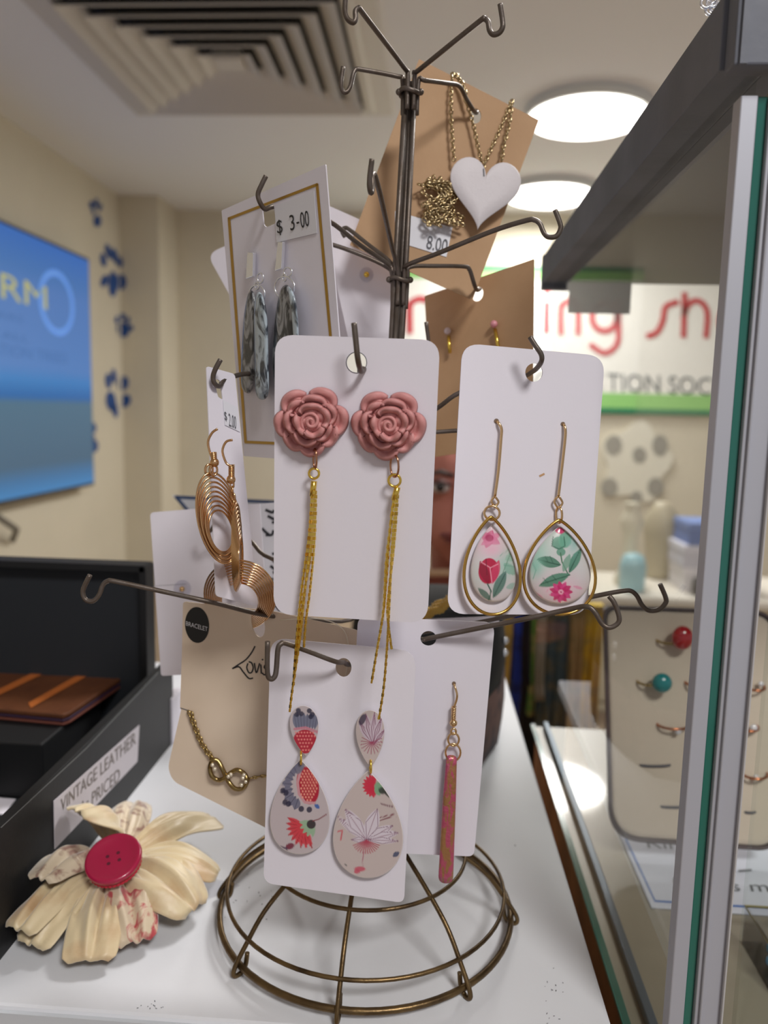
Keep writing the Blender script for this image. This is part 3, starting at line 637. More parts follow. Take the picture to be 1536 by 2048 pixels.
# 10 lower kraft card
t = card('earring_card', 'plain kraft card behind the pole carrying two small gold stud earrings', pl_kr2, rrect([(849,592),(1068,518),(1064,885),(868,914)], 2), [circ(955,588,11,15,20,15)], KRAFT)
# 11 cards behind the gold-framed card
pl_a = Plane(P(600, 600, .345), (-.25,-.96,-.1)); pl_b = Plane(P(715, 560, .333), (.1,-.99,.05))
card('earring_card', 'blank white card tilted behind the gold-framed card, round corner at its left', pl_a, rrect([(414,508),(648,405),(770,690),(520,700)], [22,14,10,10]), [])
t = card('earring_card', 'white card between the gold-framed card and the pole with a tiny gold bead', pl_b, rrect([(636,402),(772,462),(800,700),(700,692)], [8,4,4,4]), [])
# 12 cards low behind
pl_p = Plane(P(520, 1110, .352), (-.05,-1,0))
t = card('patterned_card', 'pale card with a black leaf print, behind the gold hoops', pl_p, [(486,1010),(566,1004),(572,1232),(494,1236)], [], mat('pale_grey_card', (196,194,198), .6))
mb = MB(); rr = random.Random(3)
for i in range(16):
    x = 524+rr.random()*34; y = 1020+i*12.5; a = rr.uniform(-1, 1); ribbon(mb, [(x, y), (x+9*math.cos(a)+3, y+9*math.sin(a)+4), (x+16*math.cos(a), y+16*math.sin(a))], 2.6, pl_p, .0003, 3)
mb.build('leaf_print', INK, t)
pl_s = Plane(P(450, 1020, .5), (0,-1,.1))
t = card('blue_edged_notice', 'white notice with a dark blue border standing behind the gold hoops', pl_s, [(344,990),(562,1001),(600,1190),(480,1150)], [], mat('notice_paper', (205,206,212), .6), cat='notice', group=None)
mb = MB(); ribbon(mb, [(352,994),(562,1005)], 3.2, pl_s, .0004, 1); ribbon(mb, [(352,994),(484,1146),(596,1184)], 3.2, pl_s, .0004, 1); mb.build('border', mat('navy_border', (44,66,104), .6), t)

# ------------------------------------------------------------------ rose earrings
def patch(mb, fn, nu, nv, th):
    g = [[fn(i/nu*2-1, j/nv) for i in range(nu+1)] for j in range(nv+1)]; vs = [p for r in g for p in r]; n = len(vs)
    nrm = []
    for j in range(nv+1):
        for i in range(nu+1):
            a_ = g[j][min(i+1, nu)]-g[j][max(i-1, 0)]; b_ = g[min(j+1, nv)][i]-g[max(j-1, 0)][i]; q_ = a_.cross(b_); nrm.append(q_.normalized() if q_.length > 1e-12 else V((0,0,1)))
    W_ = nu+1; F_ = [(j*W_+i, j*W_+i+1, (j+1)*W_+i+1, (j+1)*W_+i) for j in range(nv) for i in range(nu)]
    B_ = [i for i in range(nu)]; bd = [(i, i+1) for i in range(nu)]+[(j*W_+nu, (j+1)*W_+nu) for j in range(nv)]+[(nv*W_+i+1, nv*W_+i) for i in range(nu)]+[((j+1)*W_, j*W_) for j in range(nv)]
    mb.add(vs+[v-m_*th for v, m_ in zip(vs, nrm)], F_+[tuple(i+n for i in f[::-1]) for f in F_]+[(b, a, a+n, b+n) for a, b in bd], True); return mb
def rose_earring(label, cx, cy, pl, rot, strands, ring_px, cap):
    R = 71.0; s_ = (pl(cx+10, cy)-pl(cx, cy)).length/10        # metres per pixel
    t = thing('rose_earring', label, 'earring', tuple(pl(*strands[0][-1], .004)), 'pink rose earrings')
    def pt(r, th, h): return pl(cx+r*math.cos(th), cy-r*math.sin(th), .0006+h)
    def petal(ang, half, r0, r1, h0, h1, curl, cxo=0, cyo=0, tip=.2):
        ang = math.radians(ang+rot); half = math.radians(half)
        def fn(u, v):
            rr = r0+(r1*(1-tip*abs(u)**2.6)+1.5*math.sin(3*u+ang*3)-r0)*v; th = ang+u*half*(.86+.14*math.sin(math.pi*min(1, v*1.1)))
            lip = math.exp(-((v-.92)/.075)**2)-.5*math.exp(-((v-.70)/.16)**2); hh = h0+(h1-h0)*v**1.3+curl*lip-(.0012 if v > .97 else 0)+.0005*math.sin(4*u+ang)
            return pl(cx+cxo+rr*math.cos(th), cy+cyo-rr*math.sin(th), hh+.0006)
        mb = MB(); patch(mb, fn, 14, 12, .0007); return fixn(mb.build('petal', ROSE, t))
    mb = MB(); pebble(mb, circ(cx, cy, 50, 50, 24), pl, .0003, .0022); fixn(mb.build('backing', ROSE, t))
    for a_, hf, r1 in ((272,32,66),(226,30,66),(186,30,71),(130,33,70),(62,34,70),(2,33,72),(322,29,62)): petal(a_, hf, 20, r1, .0010, .0010, .0013)
    for a_, hf, r1 in ((80,44,50),(20,36,50),(318,36,46),(250,40,50),(185,36,52),(140,32,50)): petal(a_, hf, 12, r1, .0020, .0031, .0017, 0, -2)
    for a_, hf, r1 in ((100,58,33),(10,48,33),(280,52,32),(200,44,35)): petal(a_, hf, 6, r1, .0034, .0050, .0016, 3, -2, .1)
    mb = MB(); sp_ = [pt(3+19*k/46, .5+k*.235+math.radians(rot), .0060-.0018*(k/46)**1.5) for k in range(46)]
    mb.tube(sp_, [.00022*1+.00035*min(1, k/10) for k in range(46)], seg=6); pebble(mb, circ(cx, cy, 17, 17, 20), pl, .003, .0026); fixn(mb.build('centre_whorl', ROSE, t))
    jx, jy, jw, jh = ring_px[0]; a_ = pl(jx+jw, jy, .003)-pl(jx, jy, .003); b_ = pl(jx, jy+jh, .003)-pl(jx, jy, .003); n_ = pl.n*.002
    mb = MB(); mb.ring(pl(jx, jy, .003), a_+n_*.8, b_, .00035, 24, 6); mb.build('jump_ring', mat('copper_ring', (190,140,110), .2, 1), t)
    jx, jy, jw, jh = ring_px[1]; a_ = pl(jx+jw, jy, .003)-pl(jx, jy, .003); b_ = pl(jx, jy+jh, .003)-pl(jx, jy, .003)
    mb = MB(); mb.ring(pl(jx, jy, .0035), a_, b_, .0004, 24, 6); mb.build('gold_ring', GOLD, t)
    mb = MB(); mb.tube([pl(*q, .0035) for q in cap], .00095, seg=8); mb.build('end_cap', GOLD, t)
    for i, L in enumerate(strands):
        mb = MB(); path = smooth_path([pl(x, y, .0035+.0007*math.sin(i*2)) for x, y in L], 10); boxchain(mb, path, .0013, .00031); mb.build('chain_strand', GOLD, t)
rose_earring('left pink rose earring with a fine gold chain tassel', 622, 843, pl_rose, 0,
    [[(624,985),(618,1070),(603,1180),(593,1280),(587,1368)], [(628,985),(623,1060),(610,1180),(598,1290),(586,1370),(579,1426)], [(632,985),(629,1080),(620,1180),(612,1240),(608,1291)], [(630,985),(624,1090),(606,1200),(595,1300),(588,1362)]],
    ((630,918,5,20),(628,947,10,10)), [(628,962),(625,992)])
rose_earring('right pink rose earring with a fine gold chain tassel', 777, 850, pl_rose, -8,
    [[(790,985),(781,1050),(772,1130),(767,1220),(754,1300),(743,1366)], [(793,985),(785,1080),(779,1200),(775,1280),(768,1370),(758,1436)], [(796,985),(788,1090),(778,1180),(775,1230),(783,1297)], [(788,990),(780,1060),(773,1150),(768,1215)]],
    ((789,932,9,22),(789,961,12,12)), [(795,974),(788,1000)])

# ------------------------------------------------------------------ floral teardrop earrings
GRIM = mat('gold_rim', (206,164,84), .22, 1)
def tear_earring(label, pinp, hook, eye, rings, rim, rimoff, cab, caboff, base, ops, dome):
    t = thing('teardrop_earring', label, 'earring', tuple(pl_tear(rim[0], rim[2], .003)), 'floral teardrop earrings')
    mb = MB(); mb.tube(smooth_path([pl_tear(x, y, o) for x, y, o in hook], 6), .00048, seg=8); mb.build('ear_wire', PGOLD, t)
    mb = MB(); mb.tube(smooth_path([pl_tear(x, y, .0016) for x, y in eye], 5), .0004, seg=6); mb.build('wire_loop', PGOLD, t)
    for jx, jy, jw, jh, tl in rings:
        a_ = pl_tear(jx+jw, jy, .002)-pl_tear(jx, jy, .002); b_ = pl_tear(jx, jy+jh, .002)-pl_tear(jx, jy, .002)
        mb = MB(); mb.ring(pl_tear(jx, jy, .002), a_+pl_tear.n*tl, b_, .0004, 22, 6); mb.build('jump_ring', PGOLD, t)
    ro = drop_outline(*rim[:1], rim[1], rim[2], rim[3], 56, rim[4], rim[5]); mb = MB()
    for k, dz in ((1, .0003), (1, .0010), (1, .0017)): mb.tube([pl_tear(x, y, rimoff+dz) for x, y in ro], .00055, True, 8)
    mb.build('gold_rim', GRIM, t)
    co = drop_outline(*cab[:1], cab[1], cab[2], cab[3], 48, cab[4], cab[5])
    o = printed('floral_cabochon', co, pl_tear, caboff, .0008, base, ops, t, dome, edge=(226,222,222))
tear_earring('left gold-rimmed teardrop earring with a red rosebud print', (993,842), [(993,843,-.0002),(997,846,.001),(1003,858,.0016),(1002,880,.0018),(997,940,.0018),(990,992,.0018)],
    [(990,992),(983,1002),(990,1012),(997,1004),(990,993)], [(984,1026,14,14,.0006)], (982,1034,1229,52,.62,4), .0022, (983,1050,1204,43,.72,6), .0008, (214,206,210),
    [('b',1010,1130,26,40,20,(150,196,180),.7),('b',955,1150,16,30,0,(200,214,204),.5),('b',975,1075,30,26,0,(236,190,206),.8),
     ('p',958,1066,1000,1088,10,(214,110,150),.8),('p',985,1060,972,1096,10,(204,84,130),.85),('p',962,1090,1002,1066,8,(222,130,166),.8),('e',979,1076,8,7,0,(176,44,96),.9),
     ('p',1010,1120,1040,1104,9,(150,190,172),.8),('p',1008,1126,1030,1150,9,(132,178,160),.8),('l',[(1004,1150),(1012,1130),(1022,1104)],1,(110,150,130),.8),
     ('b',985,1100,22,16,0,(232,170,194),.6),('l',[(1000,1112),(1020,1096),(1034,1108)],.8,(120,170,150),.7),('l',[(1008,1130),(1026,1134),(1038,1128)],.8,(110,160,142),.7),('e',977,1142,20,26,8,(186,26,68),1),('p',960,1122,978,1168,9,(150,14,50),.9),('p',998,1120,984,1168,8,(210,60,100),.9),('l',[(962,1124),(980,1135),(984,1166)],1.1,(236,150,170),.9),('l',[(996,1128),(980,1136)],1,(236,150,170),.9),('l',[(972,1118),(974,1150)],1,(120,10,40),.8),
     ('p',986,1196,1012,1142,10,(92,130,120),.95),('l',[(988,1192),(1010,1148)],1,(56,92,84),.9),('p',956,1176,982,1200,6,(84,120,108),.9),('l',[(975,1168),(982,1182),(978,1200)],1.4,(70,104,92),1),('p',1012,1176,1036,1168,6,(150,186,176),.8)], .0022)
tear_earring('right gold-rimmed teardrop earring with a pink flower and green leaves', (1126,848), [(1126,849,-.0002),(1129,852,.001),(1131,866,.0016),(1128,900,.0018),(1121,960,.0018),(1117,992,.0018)],
    [(1117,992),(1109,1002),(1116,1015),(1125,1006),(1118,993)], [(1118,1030,3,16,.0012)], (1118,1040,1229,66,.62,2), .0022, (1120,1052,1208,58,.72,0), .0008, (206,206,206),
    [('b',1075,1110,26,44,10,(160,208,192),.75),('b',1120,1180,50,34,0,(240,200,214),.9),('b',1100,1060,40,26,0,(186,204,194),.6),
     ('e',1118,1086,14,13,0,(92,152,128),.9),('e',1130,1080,13,16,10,(112,172,148),.9),('e',1122,1104,9,8,0,(92,150,126),.9),('l',[(1106,1074),(1104,1092),(1118,1098),(1130,1092),(1128,1074)],1,(50,96,78),.85),
     ('p',1112,1052,1120,1068,6,(196,40,100),.95),('p',1128,1050,1122,1068,6,(206,60,116),.95),
     ('l',[(1121,1106),(1124,1124),(1136,1148)],1.3,(76,120,92),1),('p',1074,1118,1122,1130,11,(74,128,104),.95),('l',[(1076,1120),(1120,1130)],1,(40,84,66),.9),('l',[(1090,1112),(1096,1124)],.8,(40,84,66),.7),('l',[(1100,1112),(1106,1126)],.8,(40,84,66),.7),
     ('p',1138,1146,1162,1096,9,(80,136,114),.95),('l',[(1139,1143),(1160,1100)],1,(42,86,70),.9),('p',1126,1144,1140,1108,7,(110,160,136),.8),
     ('p',1078,1172,1140,1148,11,(84,140,116),.95),('l',[(1082,1168),(1140,1150)],1,(42,88,70),.9),('b',1150,1080,12,30,10,(120,186,178),.7),('l',[(1086,1156),(1096,1166)],.8,(42,88,70),.7),('l',[(1104,1150),(1112,1160)],.8,(42,88,70),.7),('p',1146,1172,1166,1178,3,(226,150,180),.8),('p',1070,1186,1086,1196,3,(226,150,180),.7),('l',[(1092,1184),(1100,1176)],1,(230,160,186),.7),('b',1072,1132,14,20,0,(140,196,178),.8),('l',[(1064,1124),(1072,1140),(1066,1158)],1,(110,168,150),.7)]+
    [('p',1122,1184,1122+24*math.cos(a_),1184+22*math.sin(a_),5.5,(224,70,140) if i % 2 else (206,44,112),.95) for i, a_ in enumerate(np.linspace(0, 6.28, 12)[:-1])]+[('e',1122,1184,5,5,0,(250,190,212),.95),('e',1122,1184,2,2,0,(190,40,100),1)], .0026)

# ------------------------------------------------------------------ printed acrylic drop earrings
def acrylic(label, top, low, ringc, lb_ops, base):
    t = thing('printed_drop_earring', label, 'earring', tuple(pl_prt(low[0], low[2], .002)), 'flat printed drop earrings')
    to = [(x, top[1]+top[2]-y) for x, y in drop_outline(top[0], top[1], top[2], top[3], 44, .7, top[4])]   # point down
    printed('upper_drop', to, pl_prt, .0008, .0014, base, lb_ops, t, 0, edge=(214,206,206), m=PRINTF, nr=40)
    lo = drop_outline(low[0], low[1], low[2], low[3], 56, .75, low[4]); printed('lower_drop', lo, pl_prt, .0008, .0014, base, lb_ops, t, 0, edge=(214,206,206), m=PRINTF, nr=60)
    c = pl_prt(*ringc, .0016); a_ = pl_prt(ringc[0], ringc[1]+13, .0016)-c
    mb = MB(); mb.ring(c, a_, pl_prt.n*.0020+(pl_prt(ringc[0]+3, ringc[1], .0016)-c), .0004, 22, 6); mb.build('jump_ring', GOLD, t)
Lx = lambda x, y: (500+x*.2929, 1240+y*.2929)      # zoom-crop pixels to photo pixels
ops = []
for i, dx in enumerate((300,322,345,368,392,416,440,462)):
    a_ = Lx(378+(dx-378)*.75, 745); b_ = Lx(dx, 640-6*(i % 2)); ops += [('p',*a_,*b_,5.2,(116,120,142),.95), ('l',[a_, b_],.6,(66,64,92),.7)]
for c_ in ((330,618),(350,640),(320,645),(405,620),(425,645),(415,660)): ops.append(('e',*Lx(*c_),5,5,0,(42,44,70),.9))
ops += [('l',[Lx(305,745),Lx(380,735),(Lx(460,765))],2.6,(196,130,146),.95),('e',*Lx(375,830),24,24,0,(178,34,58),.98)]
ops = ops[-1:]+ops[:-1]
for j in range(6):
    for i in range(7):
        if abs(i-3)*20 < 78-j*11: ops.append(('e',*Lx(372+(i-3)*20+(10 if j % 2 else 0), 768+j*24),1.8,1.8,0,(236,140,134),.95))
ops.append(('e',*Lx(395,1130),22,38,-10,(178,34,58),1)); ops.append(('l',[Lx(345,1030),Lx(325,1110),Lx(335,1190),(Lx(375,1245)),Lx(440,1250)],2.6,(204,150,158),1))
for j in range(11):
    for i in range(6):
        x_, y_ = 350+i*21+(10 if j % 2 else 0), 1030+j*20
        if ((x_-400)/60)**2+((y_-1125)/118)**2 < 1: ops.append(('e',*Lx(x_, y_),1.9,2.1,0,(238,160,140),.95))
for a_ in np.linspace(100, 250, 9):
    r_a = math.radians(a_); A_ = Lx(350+60*math.cos(r_a), 1130-95*math.sin(r_a)); B_ = Lx(350+135*math.cos(r_a), 1130-175*math.sin(r_a)); ops += [('p',*A_,*B_,8,(112,112,134),.95),('l',[A_,B_],.7,(60,58,84),.75)]
for c_ in ((225,1165),(245,1180),(240,1245),(262,1255),(350,1290),(405,1295)): ops.append(('e',*Lx(*c_),5.5,6,20,(46,44,70),.92))
ops.append(('p',*Lx(440,1258),*Lx(475,1285),4,(60,100,170),.95)); ops.append(('e',*Lx(345,1010),6,14,30,(120,118,136),.9))
for i, a_ in enumerate(np.linspace(150, 285, 9)):
    r_a = math.radians(a_); A_ = Lx(370,1410); B_ = Lx(360+120*math.cos(r_a)+i*4, 1420-150*math.sin(r_a)*.95); ops += [('p',*A_,*B_,5.5,(208,66,78),.97),('l',[A_,B_],.7,(150,30,46),.8)]
for a_ in (175,200,225,250,275): r_a = math.radians(a_); ops.append(('p',*Lx(430,1385),*Lx(420+85*math.cos(r_a), 1390-95*math.sin(r_a)),5,(150,180,150),.95))
ops += [('e',*Lx(418,1395),9,9,0,(64,58,62),1),('l',[Lx(430,1372),Lx(470,1360),Lx(525,1325)],1.1,(130,60,70),.9),('e',*Lx(272,1545),9,6,-20,(120,40,66),.95),('l',[Lx(190,1545),Lx(250,1560),Lx(250,1600)],2.2,(84,60,84),.85),('e',*Lx(222,1575),5,5,0,(140,130,150),.9)]
acrylic('left printed drop earring with red seed heads and a red flower', (612,1411,1512,27,-6), (601,1519,1709,57,-2), (602,1515), ops, (192,180,184))
ops = []
for (x0_, y0_, x1_, y1_, w_) in ((835,840,745,690,13),(835,840,790,640,13),(838,840,850,630,12),(840,840,900,660,12),(845,850,925,740,10)):
    ops += [('p',*Lx(x0_,y0_),*Lx(x1_,y1_),w_*.62,(206,190,204),.98),('l',[Lx(x0_,y0_),Lx((x0_+x1_)/2,(y0_+y1_)/2),Lx(x1_,y1_)],.6,(140,80,108),.9),
            ('l',[Lx(x0_,y0_),Lx((x0_+x1_)/2-w_*1.2,(y0_+y1_)/2),Lx(x1_,y1_)],.7,(124,66,96),.9),('l',[Lx(x0_,y0_),Lx((x0_+x1_)/2+w_*1.2,(y0_+y1_)/2),Lx(x1_,y1_)],.7,(124,66,96),.9)]
ops.append(('e',*Lx(768,680),6,12,25,(70,60,84),.9))
for a_ in np.linspace(150, 385, 13): r_a = math.radians(a_); ops.append(('l',[Lx(830,835),Lx(830+75*math.cos(r_a),840-75*math.sin(r_a))],.8,(158,70,100),.85))
for i, a_ in enumerate(np.linspace(95, 265, 10)): r_a = math.radians(a_); ops += [('p',*Lx(850,1140),*Lx(850+85*math.cos(r_a),1130-85*math.sin(r_a)),4.6,(204,48,74),.97)]
for a_ in (60,30,0,-30,-60): r_a = math.radians(a_); ops.append(('p',*Lx(850,1150),*Lx(850+80*math.cos(r_a),1150-55*math.sin(r_a)),5,(130,170,136),.95))
ops += [('e',*Lx(905,1165),8,7,20,(60,66,62),.95),('l',[Lx(910,1170),Lx(950,1205)],2,(60,64,60),.95),('l',[Lx(895,1255),Lx(940,1268),Lx(978,1275)],1.3,(110,66,84),.9),('l',[Lx(880,1352),Lx(940,1335),Lx(1000,1325)],.9,(120,50,70),.9),('l',[Lx(885,1372),Lx(950,1350),Lx(1000,1342)],.9,(120,50,70),.9)]
for (x1_, y1_, w_) in ((600,1345,9),(650,1290,13),(870,1290,14),(975,1405,11),(1020,1450,9),(1010,1510,7),(690,1500,6)):
    ops += [('p',*Lx(795,1500),*Lx(x1_,y1_),w_,(216,206,218),.97),('l',[Lx(795,1500),Lx((795+x1_)/2,(1500+y1_)/2),Lx(x1_,y1_)],.6,(140,90,114),.85)]
    m_ = np.array((y1_-1500, 795-x1_), float); m_ = m_/np.linalg.norm(m_)*w_*3.1
    for s_ in (1, -1): ops.append(('l',[Lx(795,1500),Lx((795+x1_)/2+m_[0]*s_,(1500+y1_)/2+m_[1]*s_),Lx(x1_,y1_)],.6,(120,76,104),.85))
for a_ in np.linspace(200, 340, 14): r_a = math.radians(a_); ops.append(('l',[Lx(795,1505),Lx(795+95*math.cos(r_a),1510-85*math.sin(r_a))],1.0,(176,70,92),.85))
ops += [('l',[Lx(600,1440),Lx(630,1440),Lx(620,1500)],1.6,(200,96,106),.9),('l',[Lx(775,1580),Lx(768,1680)],.9,(170,100,120),.9),('e',*Lx(750,1700),11,5,0,(198,84,106),.9),('e',*Lx(730,1718),6,4,0,(198,84,106),.9),('l',[Lx(650,1670),Lx(660,1676)],1.2,(90,90,90),.9),('p',*Lx(975,1615),*Lx(1018,1585),5,(76,84,112),.95)]
acrylic('right printed drop earring with a pale lily print', (741,1420,1534,27,-1), (736,1541,1757,67,0), (741,1532), ops, (198,184,182))

# ------------------------------------------------------------------ pink bar earring
BARM = mat('pink_gold_clay', (186,84,112), .3, .3, noise=((160,116,74), 330, .46, .54, 1.6), bump=.8, bscale=500, coat=.3, stretch=(1,1,.32))
t = thing('bar_earring', 'long narrow pink and gold marbled bar earring on a fish hook', 'earring', tuple(pl_bar(890,1768,.002)))
mb = MB(); pebble(mb, rrect([(893,1509),(914,1511),(912,1600),(906,1768),(876,1766),(886,1590)], [9,9,0,14,14,0], 5), pl_bar, .001, .0030); fixn(mb.build('bar', BARM, t))
mb = MB(); mb.tube(smooth_path([pl_bar(x, y, o) for x, y, o in ((908,1367,-.0002),(910,1374,.0012),(914,1388,.002),(913,1400,.002),(908,1414,.002))], 6), .0004); mb.build('ear_wire', PGOLD, t)
mb = MB(); mb.tube([pl_bar(908,1413,.002)+V((.0007*math.cos(k), .0007*math.sin(k), 0))+(pl_bar(907,1440,.002)-pl_bar(908,1413,.002))*(k/50) for k in np.arange(0, 50, .6)], .00025, seg=5); mb.ball(pl_bar(907,1446,.002), .0014); mb.build('coil_and_bead', PGOLD, t)
for jx, jy, r in ((907,1463,5),(907,1479,11),(906,1505,15)):
    a_ = pl_bar(jx+r, jy, .002)-pl_bar(jx, jy, .002); b_ = pl_bar(jx, jy+r*1.15, .002)-pl_bar(jx, jy, .002); mb = MB(); mb.ring(pl_bar(jx, jy, .0022), a_, b_, .00038, 22, 6); mb.build('jump_ring', PGOLD, t)

# ------------------------------------------------------------------ marbled earrings on the gold-framed card
MARB = mat('marbled_clay', (150,152,156), .3, noise=((34,38,46), 190, .42, .56, 2.5), bump=.5, bscale=400, coat=.4, stretch=(1,1,.4))
MARB2 = mat('marbled_clay_edge', (176,190,200), .3, noise=((48,56,66), 170, .48, .62, 2), bump=.5, bscale=400, coat=.4, stretch=(1,1,.5))
def marbled(label, bar, loop, ring, slabs):
    t = thing('marbled_earring', label, 'earring', tuple(pl_gold(slabs[0][0][0][0], 790, .003)), 'marbled grey drop earrings')
    mb = MB(); a_, b_, c_, d_ = bar; pts = [pl_gold(*q, .001) for q in bar]; mb.add([p+pl_gold.n*.0012 for p in pts]+pts, [(0,1,2,3),(7,6,5,4),(0,4,5,1),(1,5,6,2),(2,6,7,3),(3,7,4,0)]); fixn(mb.build('silver_bar', SILV, t, bevel=.0002))
    for x, y, rx, ry in (loop, (ring[0], ring[1]-ring[3]*.9, 4, 7), ring):
        c = pl_gold(x, y, .002); mb = MB(); mb.ring(c, pl_gold(x+rx, y, .002)-c, pl_gold(x, y+ry, .002)-c, .00032, 24, 6); mb.build('ring', SILV, t)
    for i, (o_, off, th, m) in enumerate(slabs):
        mb = MB(); pebble(mb, [(p.x, p.y) for p in smooth_path([(x, y, 0) for x, y in o_], 4, True)], pl_gold, off, th, ((.82,0),(.97,.2),(1,.45),(.96,.75),(.8,.95),(.4,1),(0,1))); fixn(mb.build('slab', m, t))
marbled('left marbled grey drop earring on a silver bar', [(500,504),(512,506),(511,553),(497,558)], (521,556,6,10), (514,590,16,20),
    [([(496,588),(507,584),(513,620),(511,690),(511,740),(503,782),(490,784),(482,765),(484,690),(488,630)], .0012, .0024, MARB), ([(514,586),(526,592),(535,640),(537,720),(538,775),(532,797),(516,796),(510,770),(509,700),(508,620)], .0028, .0026, MARB2)])
marbled('right marbled grey drop earring, lower end behind the rose card', [(561,484),(571,484),(568,538),(555,542)], (576,544,8,9), (569,575,20,22),
    [([(562,578),(578,572),(592,610),(596,670),(592,740),(578,800),(556,796),(545,740),(546,680),(552,620)], .0012, .0026, MARB), ([(576,574),(590,594),(597,650),(596,700),(588,690),(583,630)], .0032, .0018, MARB2)])

# ------------------------------------------------------------------ gold wire hoops
def coil(mb, f, n, r): 
    for k in range(n): mb.tube([f(k, 2*math.pi*i/48) for i in range(48)], r, True, 5)
def fishhook(t, pts, Yd, coilp, bead):
    mb = MB(); mb.tube(smooth_path([P(x, y, Yd) for x, y in pts], 6), .0004); mb.build('ear_wire', RGOLD, t)
    mb = MB(); a_, b_ = P(*coilp[0], Yd), P(*coilp[1], Yd); mb.tube([a_.lerp(b_, k/50)+V((.0008*math.cos(k), .0008*math.sin(k), 0)) for k in np.arange(0, 50, .6)], .00028, seg=5); mb.ball(P(*bead, Yd), .0015); mb.build('coil_and_bead', RGOLD, t)
Yh = .244
t = thing('hoop_earring', 'left gold multi-wire hoop earring seen nearly face on', 'earring', tuple(P(440,1125,Yh)), 'gold multi-wire hoop earrings')
fishhook(t, [(435,858),(424,866),(416,884),(420,905),(427,922)], Yh, ((427,905),(428,922)), (429,925))
mb = MB(); c = P(423,942,Yh)
for dx in (-5, 4): mb.ring(P(423+dx,940,Yh), P(423+dx+6,940,Yh)-P(423+dx,940,Yh)+V((0,.0008,0)), V((0,0,.0018)), .0004, 16, 6)
mb.build('link', RGOLD, t)
mb = MB()
def f(k, a_):
    rx, ry = 42-2.3*k, 92-6.2*k; cx_, cy_ = 437+.6*k, 1036+3.3*k; x_, y_ = rx*math.cos(a_), ry*math.sin(a_); th = math.radians(-11)
    return P(cx_+x_*math.cos(th)-y_*math.sin(th), cy_+x_*math.sin(th)+y_*math.cos(th), Yh+.004*math.cos(a_)+.0006*(k % 3))
coil(mb, f, 9, .00036); mb.build('wire_coil', RGOLD, t)
t = thing('hoop_earring', 'right gold multi-wire hoop earring seen edge on, hanging by a short chain', 'earring', tuple(P(474,1190,Yh)), 'gold multi-wire hoop earrings')
fishhook(t, [(465,880),(452,884),(445,902),(452,925),(461,932)], Yh, ((463,930),(463,955)), (462,959))
mb = MB(); chain(mb, [P(464,968,Yh),P(467,1000,Yh),P(468,1040,Yh),P(466,1070,Yh)], .0026, .00032); mb.build('link_chain', RGOLD, t)
mb = MB()
def f(k, a_): return P(475+(9-.6*k)*math.cos(a_)+1.0*k-2, 1094+(88-5*k)*math.sin(a_)+3*k, Yh+.012*math.cos(a_)-.0008*k)
coil(mb, f, 9, .00036); mb.build('wire_coil', RGOLD, t)
Yb = .268
t = thing('hoop_earring', 'third gold multi-wire hoop, wide and low, passing behind the bracelet card', 'earring', tuple(P(470,1250,.29)), 'gold multi-wire hoop earrings')
mb = MB()
def f(k, a_):
    rx, ry = 72-4.2*k, 68-4.0*k; x_, y_ = rx*math.cos(a_), ry*math.sin(a_); th = math.radians(24); return P(480+x_*math.cos(th)-y_*math.sin(th), 1190+x_*math.sin(th)+y_*math.cos(th)+1.5*k, Yb+.024*math.sin(a_))
coil(mb, f, 9, .0004); mb.build('wire_coil', RGOLD, t)
CLEAR = glass('clear_plastic', (.93,.93,.95))
def back_disc(label, x, y, pl, r=15, bead=GOLD):
    t = thing('earring_stud', label, 'earring', tuple(pl(x, y, .001)), 'small studs with clear discs')
    mb = MB(); plate(mb, circ(x, y, r, r*1.05, 24), pl, .0006, off=.0009); mb.build('clear_disc', CLEAR, t)
    mb = MB(); mb.ball(pl(x, y, .0022), .0012); mb.build('bead', bead, t)
back_disc('stud with a clear plastic disc on the folded white card at the left', 364, 1178, pl_wh, 17, PGOLD)
back_disc('stud with a clear plastic disc between the hoop and the bracelet card', 462, 1194, pl_wh, 12, GREYINK)
back_disc('tiny gold stud with a clear disc on the white card left of the pole', 733, 549, pl_b, 14, GOLD)
# studs on lower kraft card
for lb, hx, hy, bx, by, cc in (('left small gold bar stud with a clear stone on the lower kraft card', 895,662,900,706,(214,196,200)), ('right small gold bar stud with a pink stone on the lower kraft card', 988,648,998,704,(226,150,160))):
    t = thing('bar_stud', lb, 'earring', tuple(pl_kr2(bx, by, .002)), 'gold bar studs on the kraft card')
    mb = MB(); mb.ball(pl_kr2(hx, hy, .002), .0016, 10, 6); mb.build('stone', mat('stone_%d' % cc[1], cc, .15, coat=.5), t)
    mb = MB(); mb.tube([pl_kr2(hx+2, hy+10, .002), pl_kr2(bx, by, .002)], .0008, seg=6); mb.build('gold_bar', GOLD, t)

